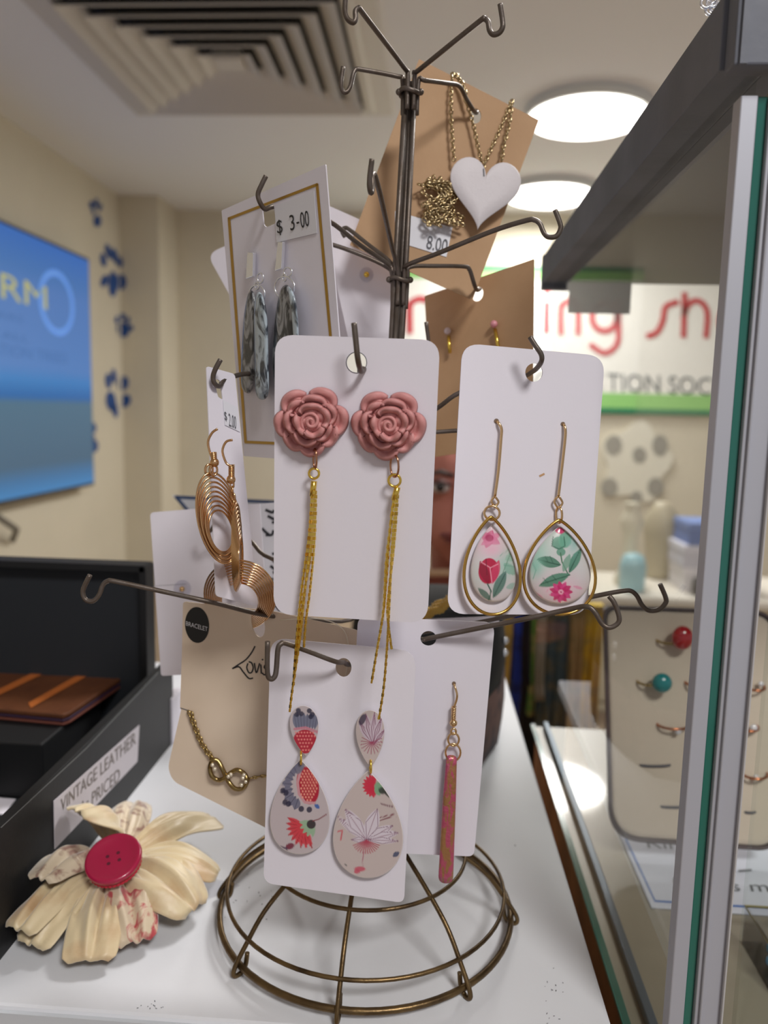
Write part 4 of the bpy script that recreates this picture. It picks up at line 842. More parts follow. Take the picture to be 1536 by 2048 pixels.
# ------------------------------------------------------------------ heart necklace
t = thing('heart_necklace', 'white leather heart on a long pale gold link chain', 'necklace', tuple(pl_kr(970,465,.004)))
ho = []
for i in range(60):
    a_ = 2*math.pi*i/60; x_ = 16*math.sin(a_)**3; y_ = 13*math.cos(a_)-5*math.cos(2*a_)-2*math.cos(3*a_)-math.cos(4*a_); th = math.radians(9)
    x_, y_ = x_*4.45, -y_*4.95; ho.append((968+x_*math.cos(th)-y_*math.sin(th), 378+x_*math.sin(th)+y_*math.cos(th)))
mb = MB(); pebble(mb, ho, pl_kr, .0045, .0016, ((.985,0),(1,.2),(1,.75),(.97,1),(.5,1.02),(0,1.02))); fixn(mb.build('heart', mat('white_leather', (214,208,212), .6, bump=.2, bscale=700), t))
CH = mat('champagne_chain', (200,180,140), .22, 1)
for L in ([(905,150),(902,190),(903,250),(908,322)], [(907,150),(918,160),(930,195),(944,240),(955,290),(966,335)], [(1022,204),(1008,240),(990,280),(972,320),(966,338)], [(1024,204),(1018,250),(1008,290),(1003,325)], [(914,152),(926,170),(935,205)]):
    mb = MB(); chain(mb, smooth_path([pl_kr(x, y, .0035) for x, y in L], 8), .0023, .00034, .6); mb.build('chain', CH, t)
mb = MB(); rr = random.Random(5)
for k in range(11):
    a0 = 850+rr.random()*30; pts = [(a0, 350+rr.random()*20)]
    for j in range(5): pts.append((838+rr.random()*78+(j*3), 365+j*20+rr.random()*10-(6 if pts[-1][0] > 900 else 0)))
    chain(mb, smooth_path([pl_kr(x, y, .0025+.003*rr.random()) for x, y in pts], 6), .0024, .00034, .6)
o = mb.build('bunched_chain', CH, t); o['kind'] = 'stuff'
mb = MB(); ribbon(mb, [(967,338),(968,352)], 1.2, pl_kr, .0063, 1); mb.build('slot', GREYINK, t)

# ------------------------------------------------------------------ infinity bracelet
t = thing('infinity_bracelet', 'antique gold infinity bracelet threaded across the cream card', 'bracelet', tuple(pl_br(470,1578,.002)))
for L in ([(378,1426),(386,1450),(400,1485),(420,1515),(428,1527)], [(384,1428),(394,1458),(408,1490),(430,1520)], [(494,1558),(515,1554),(545,1550)]):
    mb = MB(); chain(mb, smooth_path([pl_br(x, y, .0012) for x, y in L], 8), .0021, .00034, .6); mb.build('chain', BRASS, t)
mb = MB(); mb.tube(smooth_path([pl_br(x, y, .0018+.0006*(i % 2)) for i, (x, y) in enumerate([(420,1535),(425,1521),(436,1522),(446,1540),(456,1561),(470,1577),(486,1576),(494,1562),(489,1548),(475,1540),(461,1546),(450,1556),(437,1560),(424,1552)])], 6, True), .0009, True, 8); mb.build('infinity_link', mat('dark_gold', (150,128,84), .25, 1), t)
mb = MB()
for x, y in ((457,1553),(462,1549),(486,1556),(492,1563),(488,1550),(483,1570),(425,1530),(430,1538)): mb.ball(pl_br(x, y, .0028), .0008, 8, 5)
mb.build('crystal', mat('bright_stone', (250,240,220), .05, .6), t)
mb = MB(); mb.tube(smooth_path([pl_br(x, y, .001) for x, y in ((560,1240),(640,1238),(685,1258),(697,1300),(690,1360))], 6), .0002, seg=5); props(mb.build('nylon_loop', mat('clear_cord', (230,220,200), .3), None, tuple(pl_br(690,1360,.001))), 'thin clear cord looping out beside the printed drops card', 'cord')

# gold rope necklace heaped behind the right cards
t = thing('rope_necklace', 'chunky gold rope necklace heaped between the rose and teardrop cards', 'necklace', tuple(P(880,1235,.335)))
mb = MB()
for j in range(3):
    pts = [P(846+i*9+j*4, 1236-i*5-j*7+3*math.sin(i*2), .335+.004*j) for i in range(8)]
    for s_ in (0, math.pi): mb.tube([p+V((.0011*math.cos(k*1.3+s_), 0, .0011*math.sin(k*1.3+s_))) for k, p in enumerate(smooth_path(pts, 8))], .0010, seg=6)
mb.build('rope', mat('rope_gold', (190,156,84), .3, 1), t)
props(plate(MB(), rrect([(850,1238),(990,1232),(1000,1244),(856,1256)], 2), Plane(P(900,1240,.33), (0,-1,.35)), .0006).build('blank_card', CARD, None, tuple(P(900,1250,.33))), 'sliver of a white card under the gold rope necklace', 'card')

# ------------------------------------------------------------------ fabric flower brooch
SAT = mat('cream_satin', (204,186,150), .42, noise=((182,150,112), 60, .50, .72), bump=.5, bscale=160, sheen=.5)
SATF = mat('floral_satin', (196,180,156), .45, noise=((132,96,84), 110, .50, .66, 1.5), bump=.5, bscale=160, sheen=.4)
SATR = mat('floral_satin_red', (196,178,152), .45, noise=((168,60,66), 90, .52, .62, 1.5), bump=.5, bscale=160, sheen=.4)
fc = Z(227,1718,.020)
t = thing('flower_brooch', 'large cream fabric flower brooch with a crimson button centre', 'brooch', (fc.x, fc.y, 0))
def fpetal(tip, tz, base, wpx, m, fold=.5, seed=0, blunt=.5):
    B = Z(*base, .014); T = Z(*tip, tz); mid = (B+T)/2; d = T-B; L = d.length; dn = d.normalized(); s_ = dn.cross(V((0,0,1))).normalized(); up = s_.cross(dn).normalized(); W_ = wpx*.000195; ph = seed*1.7
    def fn(u, v):
        w_ = W_*1.22*(.34+.66*math.sin(math.pi*min(1, v**.8*(.5+blunt*.4)))**.9)*(1 if v < .93 else 1-(v-.93)*blunt*2.2)
        if v > .97: w_ *= .8
        crease = -.34*math.exp(-((u-.15*math.sin(ph))/.13)**2)+.15*math.sin(u*7+ph+v*1.5)*(1-v*.35)+.13*math.sin(u*15+ph)*(1-v)**1.2+.06*math.sin(u*11+v*9+ph)
        hh = W_*(.55*(1-abs(u)**2.2)+crease*fold)*math.sin(math.pi*(.12+.78*v))
        return B+d*v+s_*(u*w_)+up*(hh+.0035*math.sin(math.pi*v))
    mb = MB(); patch(mb, fn, 34, 22, .0006); o = fixn(mb.build('petal', m, t)); return o
fpetal((150,1628), .036, (222,1690), 62, SAT, .6, 1, 1.0); fpetal((268,1608), .014, (244,1690), 44, SATF, .7, 2, .8); fpetal((428,1640), .012, (262,1705), 46, SAT, 1.0, 3, .35)
fpetal((436,1752), .008, (270,1716), 44, SAT, .8, 4, .95); fpetal((392,1822), .008, (262,1735), 62, SAT, .8, 5, 1.0); fpetal((272,1888), .006, (240,1745), 46, SATR, 1.1, 6, .8)
fpetal((176,1926), .005, (222,1750), 44, SAT, 1.0, 7, .4); fpetal((60,1893), .006, (208,1745), 40, SAT, 1.2, 8, .45); fpetal((34,1862), .012, (200,1735), 36, SAT, 1.2, 9, .3); fpetal((78,1762), .024, (195,1715), 44, SATF, .8, 10, .9)
BT = mat('crimson_plastic', (160,18,62), .28, coat=.3)
c = Z(227,1717,.0285); e1 = (Z(290,1703,.0285)-c).normalized(); nrm_ = (V((0,-.42,.90))).normalized(); e2 = nrm_.cross(e1).normalized(); e1 = e2.cross(nrm_); R_ = .0112
def button(mb, prof, n=48, hol=None):
    vs = []
    for r, z in prof: vs += [c+e1*(r*math.cos(2*math.pi*k/n))+e2*(r*math.sin(2*math.pi*k/n))+nrm_*z for k in range(n)]
    mb.add(vs, [(i*n+k, i*n+(k+1) % n, (i+1)*n+(k+1) % n, (i+1)*n+k) for i in range(len(prof)-1) for k in range(n)]+[tuple(range(n))[::-1]], True)
mb = MB(); button(mb, ((R_*.8,-.0025),(R_*.97,-.0015),(R_,0),(R_*.97,.0010),(R_*.88,.0012),(R_*.78,.0005),(R_*.4,.0002),(0,.0002))); bt = fixn(mb.build('button', BT, t))
for ax, ay in ((1,1),(1,-1),(-1,1),(-1,-1)):
    mb = MB(); cc = c+e1*ax*.0021+e2*ay*.0017+nrm_*.00025; mb.add([cc+(e1*math.cos(k*.5236)+e2*math.sin(k*.5236))*.00075 for k in range(12)], [tuple(range(12))]); mb.build('button_hole', mat('deep_crimson', (82,8,34), .6), bt)
mb = MB(); 
for k in range(40): a_ = 2*math.pi*k/40; mb.ball(c+(e1*math.cos(a_)+e2*math.sin(a_))*(R_*.86)-nrm_*.003, .0012, 6, 4)
mb.build('felt_ring', mat('red_felt', (190,40,60), .9), t)
mb = MB(); mb.box((fc.x-.014, fc.y-.014, .0002), (fc.x+.014, fc.y+.014, .017)); mb.build('pad', mat('felt_pad', (190,178,150), .9), t, bevel=.004)
props(plate(MB(), [(300,1850),(345,1735),(480,1770),(425,1715),(330,1690)][:3]+[(410,1800)], Plane((0,0,.0006), (0,0,1)), .0004).build('clear_bag', glass('bag_film', (.95,.95,.96)), None, (-.12,.3,0)), 'clear flat plastic sleeve under the fabric flower', 'sleeve')

# ------------------------------------------------------------------ black box with wallet
BX = -.158; bp_ = Plane((BX,0,0), (1,0,0)); BLK = mat('black_box_card', (13,14,17), .55, bump=.1, bscale=400); BLK2 = mat('charcoal_lining', (28,32,38), .7)
zA, zB = XP(0,1655,BX), XP(318,1343,BX); ye = .457; ys = .235; sl = (zB.z-zA.z)/(zB.y-zA.y); ztop = lambda y: zA.z+sl*(y-zA.y)
t = thing('display_box', 'open black display box with its charcoal lid standing up at the back', 'box', (-.3, .345, 0))
def wallx(mb, xa, xb):
    mb.add([(xa,ys,.0),(xb,ys,.0),(xb,ye,.0),(xa,ye,.0),(xa,ys,ztop(ys)),(xb,ys,ztop(ys)),(xb,ye,ztop(ye)),(xa,ye,ztop(ye))], [(0,3,2,1),(4,5,6,7),(0,1,5,4),(1,2,6,5),(2,3,7,6),(3,0,4,7)])
mb = MB(); wallx(mb, BX-.004, BX); mb.build('side_wall', BLK, t)
mb = MB(); wallx(mb, -.46, -.456); mb.build('side_wall', BLK, t)
mb = MB(); mb.box((-.456,ys,.0),(BX-.004,ys+.003,ztop(ys))); mb.build('front_wall', BLK, t)
mb = MB(); mb.box((-.456,ys+.003,.0002),(BX-.004,ye-.003,.003)); mb.build('bottom', BLK2, t)
lt = P(0,1112,ye); rt = P(296,1127,ye)
mb = MB(); mb.box((-.46,ye-.003,.0),(rt.x,ye,rt.z)); mb.build('lid', BLK2, t)
mb = MB(); mb.box((-.46,ye-.012,rt.z-.003),(rt.x+.002,ye+.002,rt.z+.001)); mb.box((rt.x-.001,ye-.012,.03),(rt.x+.003,ye+.002,rt.z)); mb.build('lid_rim', BLK, t)
mb = MB(); ribbon(mb, [(2,1655),(172,1497),(316,1345)], .9, bp_, .0002, 1); mb.build('edge_highlight', mat('edge_highlight', (110,112,112), .7), t)  # highlight along the top rim, painted as a thin pale strip
mb = MB(); q_ = [(108,1602),(279,1450),(275,1523),(110,1698)]; plate(mb, q_, bp_, .0003, off=.0005); lb_ = mb.build('paper_label', mat('label_paper', (190,184,190), .7), t)
mb = MB(); text_px(mb, 'VINTAGE LEATHER', (122,1624), (272,1487), (122,1598), bp_, .0007); text_px(mb, 'As PRICED', (160,1632), (240,1560), (160,1606), bp_, .0007); mb.build('lettering', mat('pencil_ink', (116,108,104), .7), lb_)
rzp = .034; A_ = Z(85,1488,rzp); B_ = Z(262,1362,rzp)
mb = MB(); mb.box((-.45, A_.y, .003), (min(A_.x, BX-.008), ye-.013, rzp)); props(mb.build('riser_block', BLK, None, (-.3,.4,0), bevel=.001), 'low black block inside the display box under the wallet', 'block')
# wallet
zt_ = rzp+.007
wq = [Z(-170,1300,zt_), Z(186,1338,zt_), Z(248,1352,zt_), Z(140,1424,zt_), Z(126,1429,zt_), Z(-190,1400,zt_)]
t = thing('wallet', 'brown leather wallet with orange stripes inside the black box', 'wallet', tuple((wq[1]+wq[4])/2-V((0,0,.006))))
for nm, dz, th_, m in (('cover', 0, .0026, mat('brown_leather', (98,58,34), .45, noise=((84,48,28), 90, .3, .7), bump=.4, bscale=500)), ('lining', -.003, .0016, mat('purple_lining', (50,28,52), .6)), ('under_cover', -.005, .0016, mat('dark_leather', (104,58,48), .45))):
    mb = MB(); n = len(wq); vs = [p+V((0,0,dz)) for p in wq]+[p+V((0,0,dz-th_)) for p in wq]; mb.add(vs, [tuple(range(n)), tuple(range(2*n-1, n-1, -1))]+[(i, n+i, n+(i+1) % n, (i+1) % n) for i in range(n)]); fixn(mb.build(nm, m, t, bevel=.0006))
wp = Plane((0,0,zt_), (0,0,1))
for a_, b_ in (((8,1316),(-60,1350)), ((108,1331),(-10,1388)), ((184,1340),(62,1409))):
    mb = MB(); ribbon(mb, [a_, b_], 5.5, wp, .0004, 1); mb.build('orange_stripe', mat('orange_leather', (176,98,44), .5), t)
mb = MB(); plate(mb, [(-40,1592),(31,1598),(8,1628),(-40,1625)], Plane((0,0,.004), (0,0,1)), .0006); props(mb.build('paper_slip', CARD, None, (-.2,.3,0)), 'white paper slip lying in the black box at the left edge', 'paper')
mb = MB(); q_ = Z(336,1490,.0); mb.box((q_.x-.004, q_.y, 0), (q_.x+.003, q_.y+.02, .03)); props(mb.build('white_block', CARD, None, (0,0,0), bevel=.001), 'small white block behind the black box corner', 'block')

# ------------------------------------------------------------------ glass showcase
DG = mat('dark_grey_wood', (108,112,124), .55, noise=((94,98,108), 30, .35, .7), bump=.2, bscale=220); ALU = mat('brushed_aluminium', (184,186,196), .5, .35); PLA = mat('frosted_seal', (186,184,186), .5)
GEDGE = mat('green_glass_edge', (34,104,92), .12, coat=.4)
GX, GY, GE = .0845, .2325, .60
def smoked():
    m = bpy.data.materials.new('smoked_glass'); m.use_nodes = True; nt = m.node_tree; b = nt.nodes['Principled BSDF']
    b.inputs['Base Color'].default_value = (*lin((82,79,77)), 1); b.inputs['Roughness'].default_value = .35
    t_ = nt.nodes.new('ShaderNodeBsdfTransparent'); mx = nt.nodes.new('ShaderNodeMixShader'); mx.inputs[0].default_value = .88
    nt.links.new(t_.outputs[0], mx.inputs[1]); nt.links.new(b.outputs[0], mx.inputs[2]); nt.links.new(mx.outputs[0], nt.nodes['Material Output'].inputs[0]); MATS['smoked_glass'] = m; return m
case = thing('glass_showcase', 'glass showcase at the right with aluminium corner post and dark grey top frame', 'showcase', (.4, .42, FLOOR))
SG = glass('side_glass', (.95,.955,.95), ior=1.45)
mb = MB(); mb.box((GX, GY+.006, -.035), (GX+.003, GE, .306)); mb.build('side_pane', SG, case)
mb = MB(); mb.box((GX-.0002, GY+.006, -.0372), (GX+.0032, GE, -.0352)); mb.build('pane_edge', GEDGE, case)
mb = MB(); mb.box((GX+.018, GY, -.036), (.9, GY+.003, .306)); mb.build('front_pane', glass('front_glass', (.96,.98,.97), ior=1.3), case)
a0 = P(1411,1100,GY).x; a1 = P(1444,1100,GY).x; a2 = P(1464,1100,GY).x; a3 = P(1522,1100,GY).x; ztp = Z(1500,186,0) and P(1480,190,GY).z
def post(nm, xa, xb, ya, yb, m, z0=-.09, z1=None, bv=.0004): mb = MB(); mb.box((xa, ya, z0), (xb, yb, z1 or ztp)); return mb.build(nm, m, case, bevel=bv)
post('left_channel', a0, a1, GY, GY+.006, ALU); post('glass_edge_strip', a1, a2, GY+.0008, GY+.006, GEDGE)
post('right_channel', a2, a3, GY-.001, GY+.006, ALU); post('channel_lip', a2+.0012, a2+.0020, GY-.0022, GY-.001, ALU); post('channel_lip', a3-.0007, a3, GY-.0026, GY-.001, PLA)
mb = MB(); mb.box((.0755, .2345, .306), (.0885, .592, .326)); mb.build('top_rail', DG, case, bevel=.0004)
mb = MB(); mb.box((.0892, .2345, .307), (.0965, .592, .326)); mb.build('top_rail', DG, case, bevel=.0004)
fz = P(1460,144,.231).z; mb = MB(); mb.box((.0768, .2265, fz), (.9, .2343, .345)); mb.build('front_rail', DG, case, bevel=.0006)
mb = MB(); mb.box((.0780, .2255, fz), (.0800, .2268, .345)); mb.build('front_rail_lip', DG, case)
mb = MB(); mb.box((.0966, .2345, .3095), (.9, .612, .3135)); mb.build('top_panel', smoked(), case)
mb = MB(); mb.box((.0966, .6, .286), (.142, .602, .309)); mb.build('smoked_strip', MATS['smoked_glass'], case)
mb = MB(); mb.box((.0755, .592, .302), (.0965, .602, .327)); mb.build('corner_block', DG, case)
mb = MB(); mb.box((GX+.0095, GY+.006, -.037), (GX+.0135, GE, -.0325)); mb.build('inner_rail', mat('blue_grey_rail', (92,106,118), .35, .5), case, bevel=.0006)
mb = MB(); mb.box((GX+.003, GY+.004, -.043), (.9, GE, -.0372)); mb.build('shelf', mat('putty_shelf', (160,152,136), .3, noise=((136,128,112), 6, .3, .7), coat=.5), case)
mb = MB(); mb.box((GX+.004, GY+.004, FLOOR), (.9, GE, -.0432)); mb.build('base_cabinet', mat('warm_wood', (166,112,70), .5, noise=((118,76,46), 25, .35, .65)), case)
mb = MB()
for k, (x, y) in enumerate(((1424,4),(1430,14),(1421,20),(1412,6))): q_ = P(x, y, .262); mb.ring(q_, V((.0015,0,.0003)), V((0,.0008,.0018)), .0004, 14, 5)
props(mb.build('metal_links', SILV, None, tuple(P(1424,10,.262))), 'few small metal links hanging over the top frame edge', 'chain')

# ring display pad
up_ = V((0,.03,.12)).normalized(); pn = V((0,-up_.z,up_.y)); pl_rb = Plane(P(1215,1600,.418), pn)
t = thing('ring_pad', 'cream padded ring display board with a dark rim inside the showcase', 'display', tuple(pl_rb(1380,1690)))
ro_ = rrect([(1209,1214),(1548,1226),(1556,1699),(1222,1676)], [22,40,40,58], 8)
mb = MB(); plate(mb, ro_, pl_rb, .005, off=-.001); mb.build('backing_board', mat('rim_dark', (86,72,72), .5), t)
mb = MB(); pebble(mb, [((x-1382)*.975+1382, (y-1455)*.98+1455) for x, y in ro_], pl_rb, -.001, .003, ((.97,0),(1,.5),(.99,.9),(.95,1),(.5,1),(0,1))); fixn(mb.build('pad', mat('cream_velvet', (208,192,174), .85, bump=.3, bscale=300, sheen=.3), t))
mb = MB(); mb.tube([pl_rb(x, y, .0) for x, y in ro_], .0012, True, 8); mb.build('rim', MATS['rim_dark'], t)
CU = mat('copper_band', (190,120,84), .25, 1)
def jring(label, x, y, w_, m, stone=None, sx=0, sy=0, sr=.0, shape=1, hgt=.006):
    t = thing('ring', label, 'ring', tuple(pl_rb(x, y, .003)), 'rings on the cream ring pad')
    a_ = pl_rb(x+w_, y, .002)-pl_rb(x, y, .002); mb = MB(); mb.ring(pl_rb(x, y, .0018), a_, pn*hgt+up_*(-.33*hgt), .0007, 16, 6, (-.2, math.pi+.2)); mb.build('band', m, t)
    if stone:
        mb = MB(); mb.ball(pl_rb(x+sx, y+sy, .004+sr), sr, 14, 10, (1, .8, shape)); mb.build('stone', stone, t)
    return t
RS = mat('ruby_stone', (170,20,28), .08, coat=1); TS = mat('teal_stone', (30,128,130), .12, coat=1); DS = mat('white_stone', (235,232,235), .05, .3)
jring('gold ring with a big red heart-shaped stone, top of the cream pad', 1345, 1280, 32, BRASS, RS, 20, -4, .0060, 1.15)
jring('ring with a round teal stone, second row of the cream pad', 1298, 1362, 24, BRASS, TS, 26, 4, .0056)
jring('plain copper ring half hidden behind the post, second row', 1390, 1364, 20, CU, None)
jring('copper ring at the right of the second row', 1508, 1372, 20, CU, DS, 14, -4, .0016)
jring('copper ring with one white stone, third row', 1346, 1448, 32, CU, DS, 10, 14, .0020)
jring('copper ring with a bright stone, right of the third row', 1495, 1452, 20, CU, DS, 12, 4, .0022)
jring('dark thin ring in the fourth row', 1310, 1530, 30, GREYINK, None, hgt=.0012)
jring('dark thin ring beside the post in the fourth row', 1390, 1532, 16, GREYINK, None, hgt=.0012)
jring('copper ring with small stones at the right of the fourth row', 1508, 1546, 26, CU, DS, 4, 8, .0015)
jring('thin grey ring in the bottom row of the pad', 1348, 1613, 26, GREYINK, None, hgt=.0008)
jring('tiny grey ring at the right of the bottom row', 1500, 1624, 10, GREYINK, None, hgt=.0008)
# paper notice on the shelf
np_ = Plane((0,0,-.0369), (0,0,1)); q_ = [(1235,1660),(1303,1815),(1640,1838),(1560,1660)]
t = thing('ring_notice', 'white paper with a blue border lying in front of the ring pad', 'notice', tuple(np_(1400,1760)))
mb = MB(); plate(mb, q_, np_, .0003, off=.0004); mb.build('sheet', mat('notice_white', (206,208,220), .6), t)
mb = MB(); ribbon(mb, [(1252,1678),(1310,1802),(1640,1822)], 2.0, np_, .0006, 1); mb.build('blue_border', mat('blue_line', (70,110,176), .6), t)
mb = MB(); text_px(mb, 'Rings', (1298,1702), (1410,1708), (1290,1676), np_, .0006); text_px(mb, 'C', (1350,1778), (1376,1779), (1342,1750), np_, .0006); text_px(mb, 's m', (1465,1782), (1540,1784), (1460,1768), np_, .0006)
ribbon(mb, [(1478,1742),(1502,1740)], 2, np_, .0006, 1); mb.build('handwriting', mat('grey_pen', (92,94,98), .6), t)
# clear trinket box
t = thing('acrylic_box', 'clear acrylic box of blue beads at the right edge', 'box', tuple(Z(1536,1900,-.037)))
bx0 = Z(1496,1950,-.014); mb = MB()
c0 = Z(1490,1812,-.018); X0, Y0, Y1 = c0.x, c0.y-.035, c0.y
for a_, b_ in (((X0,Y0,-.0370),(X0+.0012,Y1,-.018)), ((X0,Y0,-.0370),(X0+.08,Y0+.0012,-.018)), ((X0,Y1-.0012,-.0370),(X0+.08,Y1,-.018)), ((X0,Y0,-.0370),(X0+.08,Y1,-.0358))): mb.box(a_, b_)
mb.build('walls', CLEAR, t)
mb = MB(); mb.tube([(X0,Y0,-.018),(X0,Y1,-.018),(X0+.08,Y1,-.018),(X0+.08,Y0,-.018)], .0006, True, 6); mb.build('rim_edge', mat('amber_edge', (150,140,96), .3), t)
rr = random.Random(9)
for k in range(16):
    q_ = V((X0+.006+rr.random()*.03, Y0+.005+rr.random()*.024, -.0327)); m = mat('blue_bead', (70,150,190), .2, coat=.5) if k % 3 else mat('black_bead', (34,36,40), .2, coat=.5)
    props(MB().ball(q_, .003, 10, 7).build('bead', m, None, tuple(q_)), ('glossy blue bead in the clear acrylic box' if k % 3 else 'glossy black bead in the clear acrylic box'), 'bead', 'blue beads in the acrylic box' if k % 3 else 'black beads in the acrylic box')

# ------------------------------------------------------------------ person behind the counter
SK = mat('skin', (176,112,100), .5, bump=.1, bscale=60); HAIR = mat('dark_hair', (44,32,28), .6, bump=.6, bscale=200); BLKC = mat('black_cotton', (20,20,24), .8)
fy = 1.03; fp = P(925,1030,fy); hx, hz = fp.x, fp.z            # nose level of the face
def remeshed(name, prims, vox, m, parent, sm=6):
    mb = MB(); [p(mb) for p in prims]; o = fixn(mb.build(name, m, parent))
    md = o.modifiers.new('r', 'REMESH'); md.mode = 'VOXEL'; md.voxel_size = vox; md.use_smooth_shade = True
    ms = o.modifiers.new('s', 'SMOOTH'); ms.iterations = sm; ms.factor = .5; return o
def limb(pts, rs): return lambda mb: mb.tube(smooth_path(pts, 4), list(np.interp(np.linspace(0, len(pts)-1, (len(pts)-1)*4+1), range(len(pts)), rs)), seg=16)
def bl(c, r, s3=(1,1,1)): return lambda mb: mb.ball(c, r, 20, 14, s3)
t = thing('person', 'person in a black top standing behind the counter, face between the cards', 'person', (hx, 1.12, FLOOR))
hc = V((hx, fy+.085, hz+.03)); nk = hc+V((0,.03,-.13)); sh = nk.z-.05; hip = FLOOR+.52
# raised hand on the counter, reaching forward
shr = V((hx+.105, 1.12, sh)); elb = V((hx+.14, 1.11, sh-.22)); wr_ = V((hx+.135, 1.05, sh-.40))
shl = V((hx-.105, 1.12, sh)); ell = V((hx-.14, 1.11, sh-.22)); wrl = V((hx-.135, 1.05, sh-.40))
fing = []
for w0, sx in ((wr_, 1), (wrl, -1)):
    for i, (dy, L) in enumerate(((-.024,.060),(-.008,.068),(.008,.064),(.023,.050))):
        a_ = w0+V((0,dy-.018,-.085)); fing.append(limb([a_+V((0,0,.02)), a_, a_+V((-.003*sx,-.003,-L*.45)), a_+V((-.010*sx,-.005,-L*.8)), a_+V((-.016*sx,-.006,-L))], [.009,.0078,.0070,.0062,.005]))
    fing.append(limb([w0+V((-.004*sx,-.014,-.02)), w0+V((-.012*sx,-.038,-.048)), w0+V((-.014*sx,-.050,-.074)), w0+V((-.014*sx,-.053,-.090))], [.011,.0095,.008,.006]))
    fing.append(limb([w0, w0+V((0,-.010,-.035)), w0+V((0,-.017,-.08))], [.018,.024,.022])); fing.append(limb([w0+V((0,.010,-.035)), w0+V((0,.002,-.085))], [.014,.014])); fing.append(limb([w0+V((0,-.026,-.045)), w0+V((0,-.038,-.085))], [.014,.013]))
remeshed('body', [bl(hc+V((0,.01,.02)), .082, (.93,1.08,1.12)), bl(hc+V((0,-.028,-.045)), .058, (.92,.9,1.05)), bl(hc+V((0,-.05,-.088)), .02), bl(hc+V((0,-.088,-.032)), .012, (1,1.1,1.0)), limb([hc+V((0,-.078,.015)), hc+V((0,-.09,-.024))], [.008,.011]),
    bl(hc+V((-.082,.012,-.01)), .018, (.4,.7,1.1)), bl(hc+V((.082,.012,-.01)), .018, (.4,.7,1.1)), bl(hc+V((0,-.074,-.062)), .013, (1.7,.8,.8)),
    limb([hc+V((0,.02,-.05)), nk, nk+V((0,.01,-.08))], [.046,.042,.06]), limb([shl, V((hx,1.12,sh-.005)), shr], [.04,.06,.04]), limb([V((hx,1.12,sh)), V((hx,1.125,sh-.15)), V((hx,1.12,hip+.08)), V((hx,1.12,hip))], [.085,.09,.082,.092]),
    limb([shr, elb, wr_], [.036,.029,.018]), limb([shl, ell, wrl], [.036,.029,.018]),
    limb([V((hx-.06,1.12,hip)), V((hx-.062,1.11,FLOOR+.27)), V((hx-.062,1.13,FLOOR+.06))], [.062,.045,.032]), limb([V((hx+.06,1.12,hip)), V((hx+.062,1.11,FLOOR+.27)), V((hx+.062,1.13,FLOOR+.06))], [.062,.045,.032]),
    limb([V((hx-.062,1.14,FLOOR+.03)), V((hx-.064,1.03,FLOOR+.022))], [.032,.024]), limb([V((hx+.062,1.14,FLOOR+.03)), V((hx+.064,1.03,FLOOR+.022))], [.032,.024])]+fing, .0045, SK, t, 4)
remeshed('black_top', [limb([shl+V((-.004,0,0)), V((hx,1.12,sh-.012)), shr+V((.004,0,0))], [.047,.062,.047]), limb([V((hx,1.12,sh-.02)), V((hx,1.125,sh-.15)), V((hx,1.12,hip+.02))], [.097,.101,.104]),
    limb([shr, elb, wr_+V((0,0,.02))], [.046,.038,.028]), limb([shl, ell, wrl+V((0,0,.02))], [.046,.038,.028])], .006, BLKC, t, 6)
remeshed('trousers', [limb([V((hx,1.12,hip+.04)), V((hx,1.12,hip-.02))], [.108,.1]), limb([V((hx-.06,1.12,hip)), V((hx-.062,1.11,FLOOR+.27)), V((hx-.062,1.13,FLOOR+.07))], [.074,.057,.046]), limb([V((hx+.06,1.12,hip)), V((hx+.062,1.11,FLOOR+.27)), V((hx+.062,1.13,FLOOR+.07))], [.074,.057,.046])], .008, mat('dark_denim', (40,48,66), .8), t)
remeshed('hair', [bl(hc+V((0,.03,.048)), .086, (1.0,1.0,1.05)), bl(hc+V((-.068,.045,-.03)), .04, (.6,.9,2.0)), bl(hc+V((.068,.045,-.03)), .04, (.6,.9,2.0)), bl(hc+V((0,.075,-.03)), .07, (1,.6,1.3))], .006, HAIR, t)
for sx in (-1, 1):
    e_ = hc+V((sx*.031,-.074,.006)); mb = MB(); mb.ball(e_, .0125, 16, 10, (1.1,.7,.75)); eo = mb.build('eye', mat('eye_white', (190,180,176), .2), t)
    mb = MB(); mb.ball(e_+V((0,-.0075,0)), .0062, 12, 8, (1,.5,1)); mb.build('iris', mat('dark_iris', (34,26,24), .2), eo)
    mb = MB(); mb.tube([e_+V((-.019,-.004,.016)), e_+V((0,-.009,.021)), e_+V((.019,-.004,.016))], [.002,.0034,.002]); mb.build('eyebrow', HAIR, t)
    mb = MB(); mb.tube([e_+V((-.016,-.007,.004)), e_+V((0,-.011,.0095)), e_+V((.016,-.007,.004))], .0026); mb.build('upper_eyelid', mat('eyelid_shade', (96,62,60), .5), t)
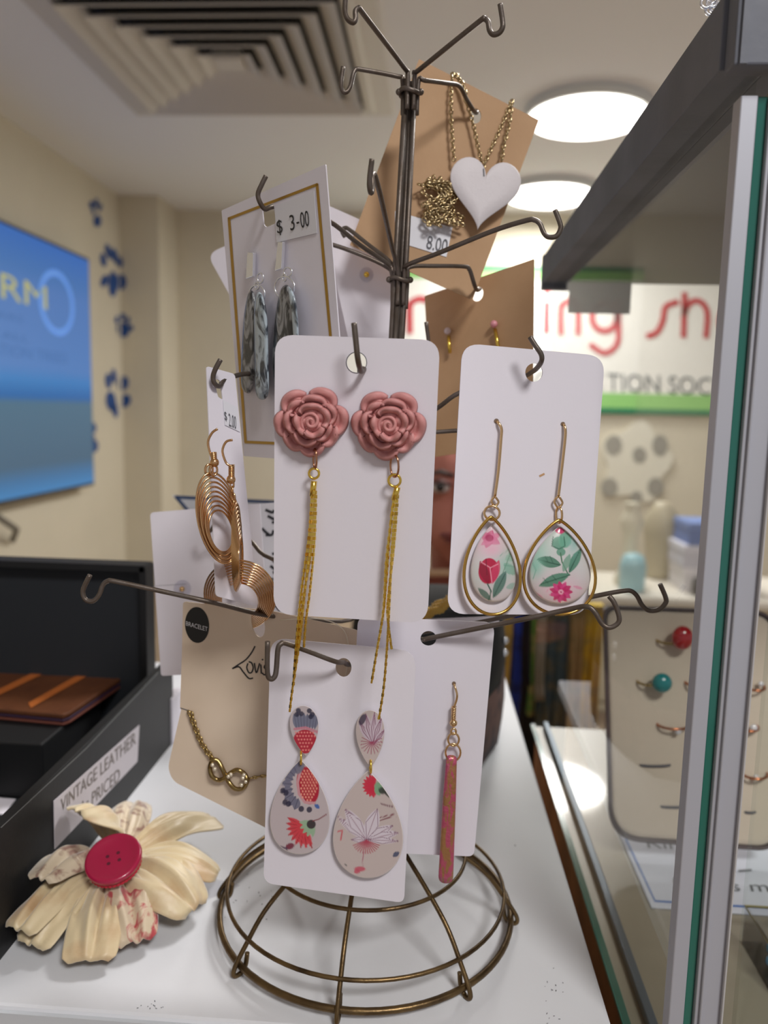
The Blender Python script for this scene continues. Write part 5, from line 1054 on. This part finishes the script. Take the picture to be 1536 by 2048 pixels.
mb = MB(); mb.tube([hc+V((-.027,-.074,-.060)), hc+V((-.012,-.086,-.0575)), hc+V((0,-.089,-.059)), hc+V((.012,-.086,-.0575)), hc+V((.027,-.074,-.060))], [.0028,.0045,.004,.0045,.0028]); mb.tube([hc+V((-.022,-.077,-.065)), hc+V((0,-.088,-.070)), hc+V((.022,-.077,-.065))], [.003,.0052,.003]); mb.build('lips', mat('lip_pink', (130,66,66), .4), t)
mb = MB(); mb.ring(V((hx,1.125,sh+.045)), V((.058,0,0)), V((0,.056,-.018)), .006, 32, 8); mb.build('pale_neckband', mat('pale_trim', (196,164,136), .7), t)
# dark bag on the counter behind the right cards
t = thing('small_bag', 'small black and brown bag with two shiny studs behind the bar earring card', 'bag', (.0,.47,0))
bt_ = [Z(1001,1438,.0), Z(1003,1400,.0)]; 
def bagring(z, g): return [V((x*g+(1-g)*-.002, .472+(y-.472)*g, z)) for x, y in ((.0545,.530),(.0535,.512),(.047,.470),(.036,.440),(.010,.430),(-.030,.432),(-.040,.450),(-.040,.520),(-.020,.535),(.040,.538))]
def bagmesh(zs, m, nm):
    mb = MB(); vs = []; n = 10
    for z, g in zs: vs += bagring(z, g)
    mb.add(vs, [(i*n+k, i*n+(k+1) % n, (i+1)*n+(k+1) % n, (i+1)*n+k) for i in range(len(zs)-1) for k in range(n)]+[tuple(range(n))[::-1], tuple(range((len(zs)-1)*n, len(zs)*n))], True); return fixn(mb.build(nm, m, t))
bagmesh(((.0002,.93),(.004,.98),(.02,1),(.043,.985)), mat('brown_suede', (104,78,72), .8, noise=((60,52,56), 60, .4, .6), bump=.6, bscale=150), 'base')
bagmesh(((.0435,.99),(.060,.98),(.080,.92),(.092,.80),(.096,.6)), BLKC, 'top')
q0 = P(1000,1308,.478)
for dz in (0, -.0062): mb = MB(); mb.ball(V((.0495, .487, .066+dz*1.3)), .0024, 10, 7); mb.build('stud', SILV, t)
print('objects', len(bpy.data.objects), 'tris ~', sum(len(m.polygons) for m in bpy.data.meshes))
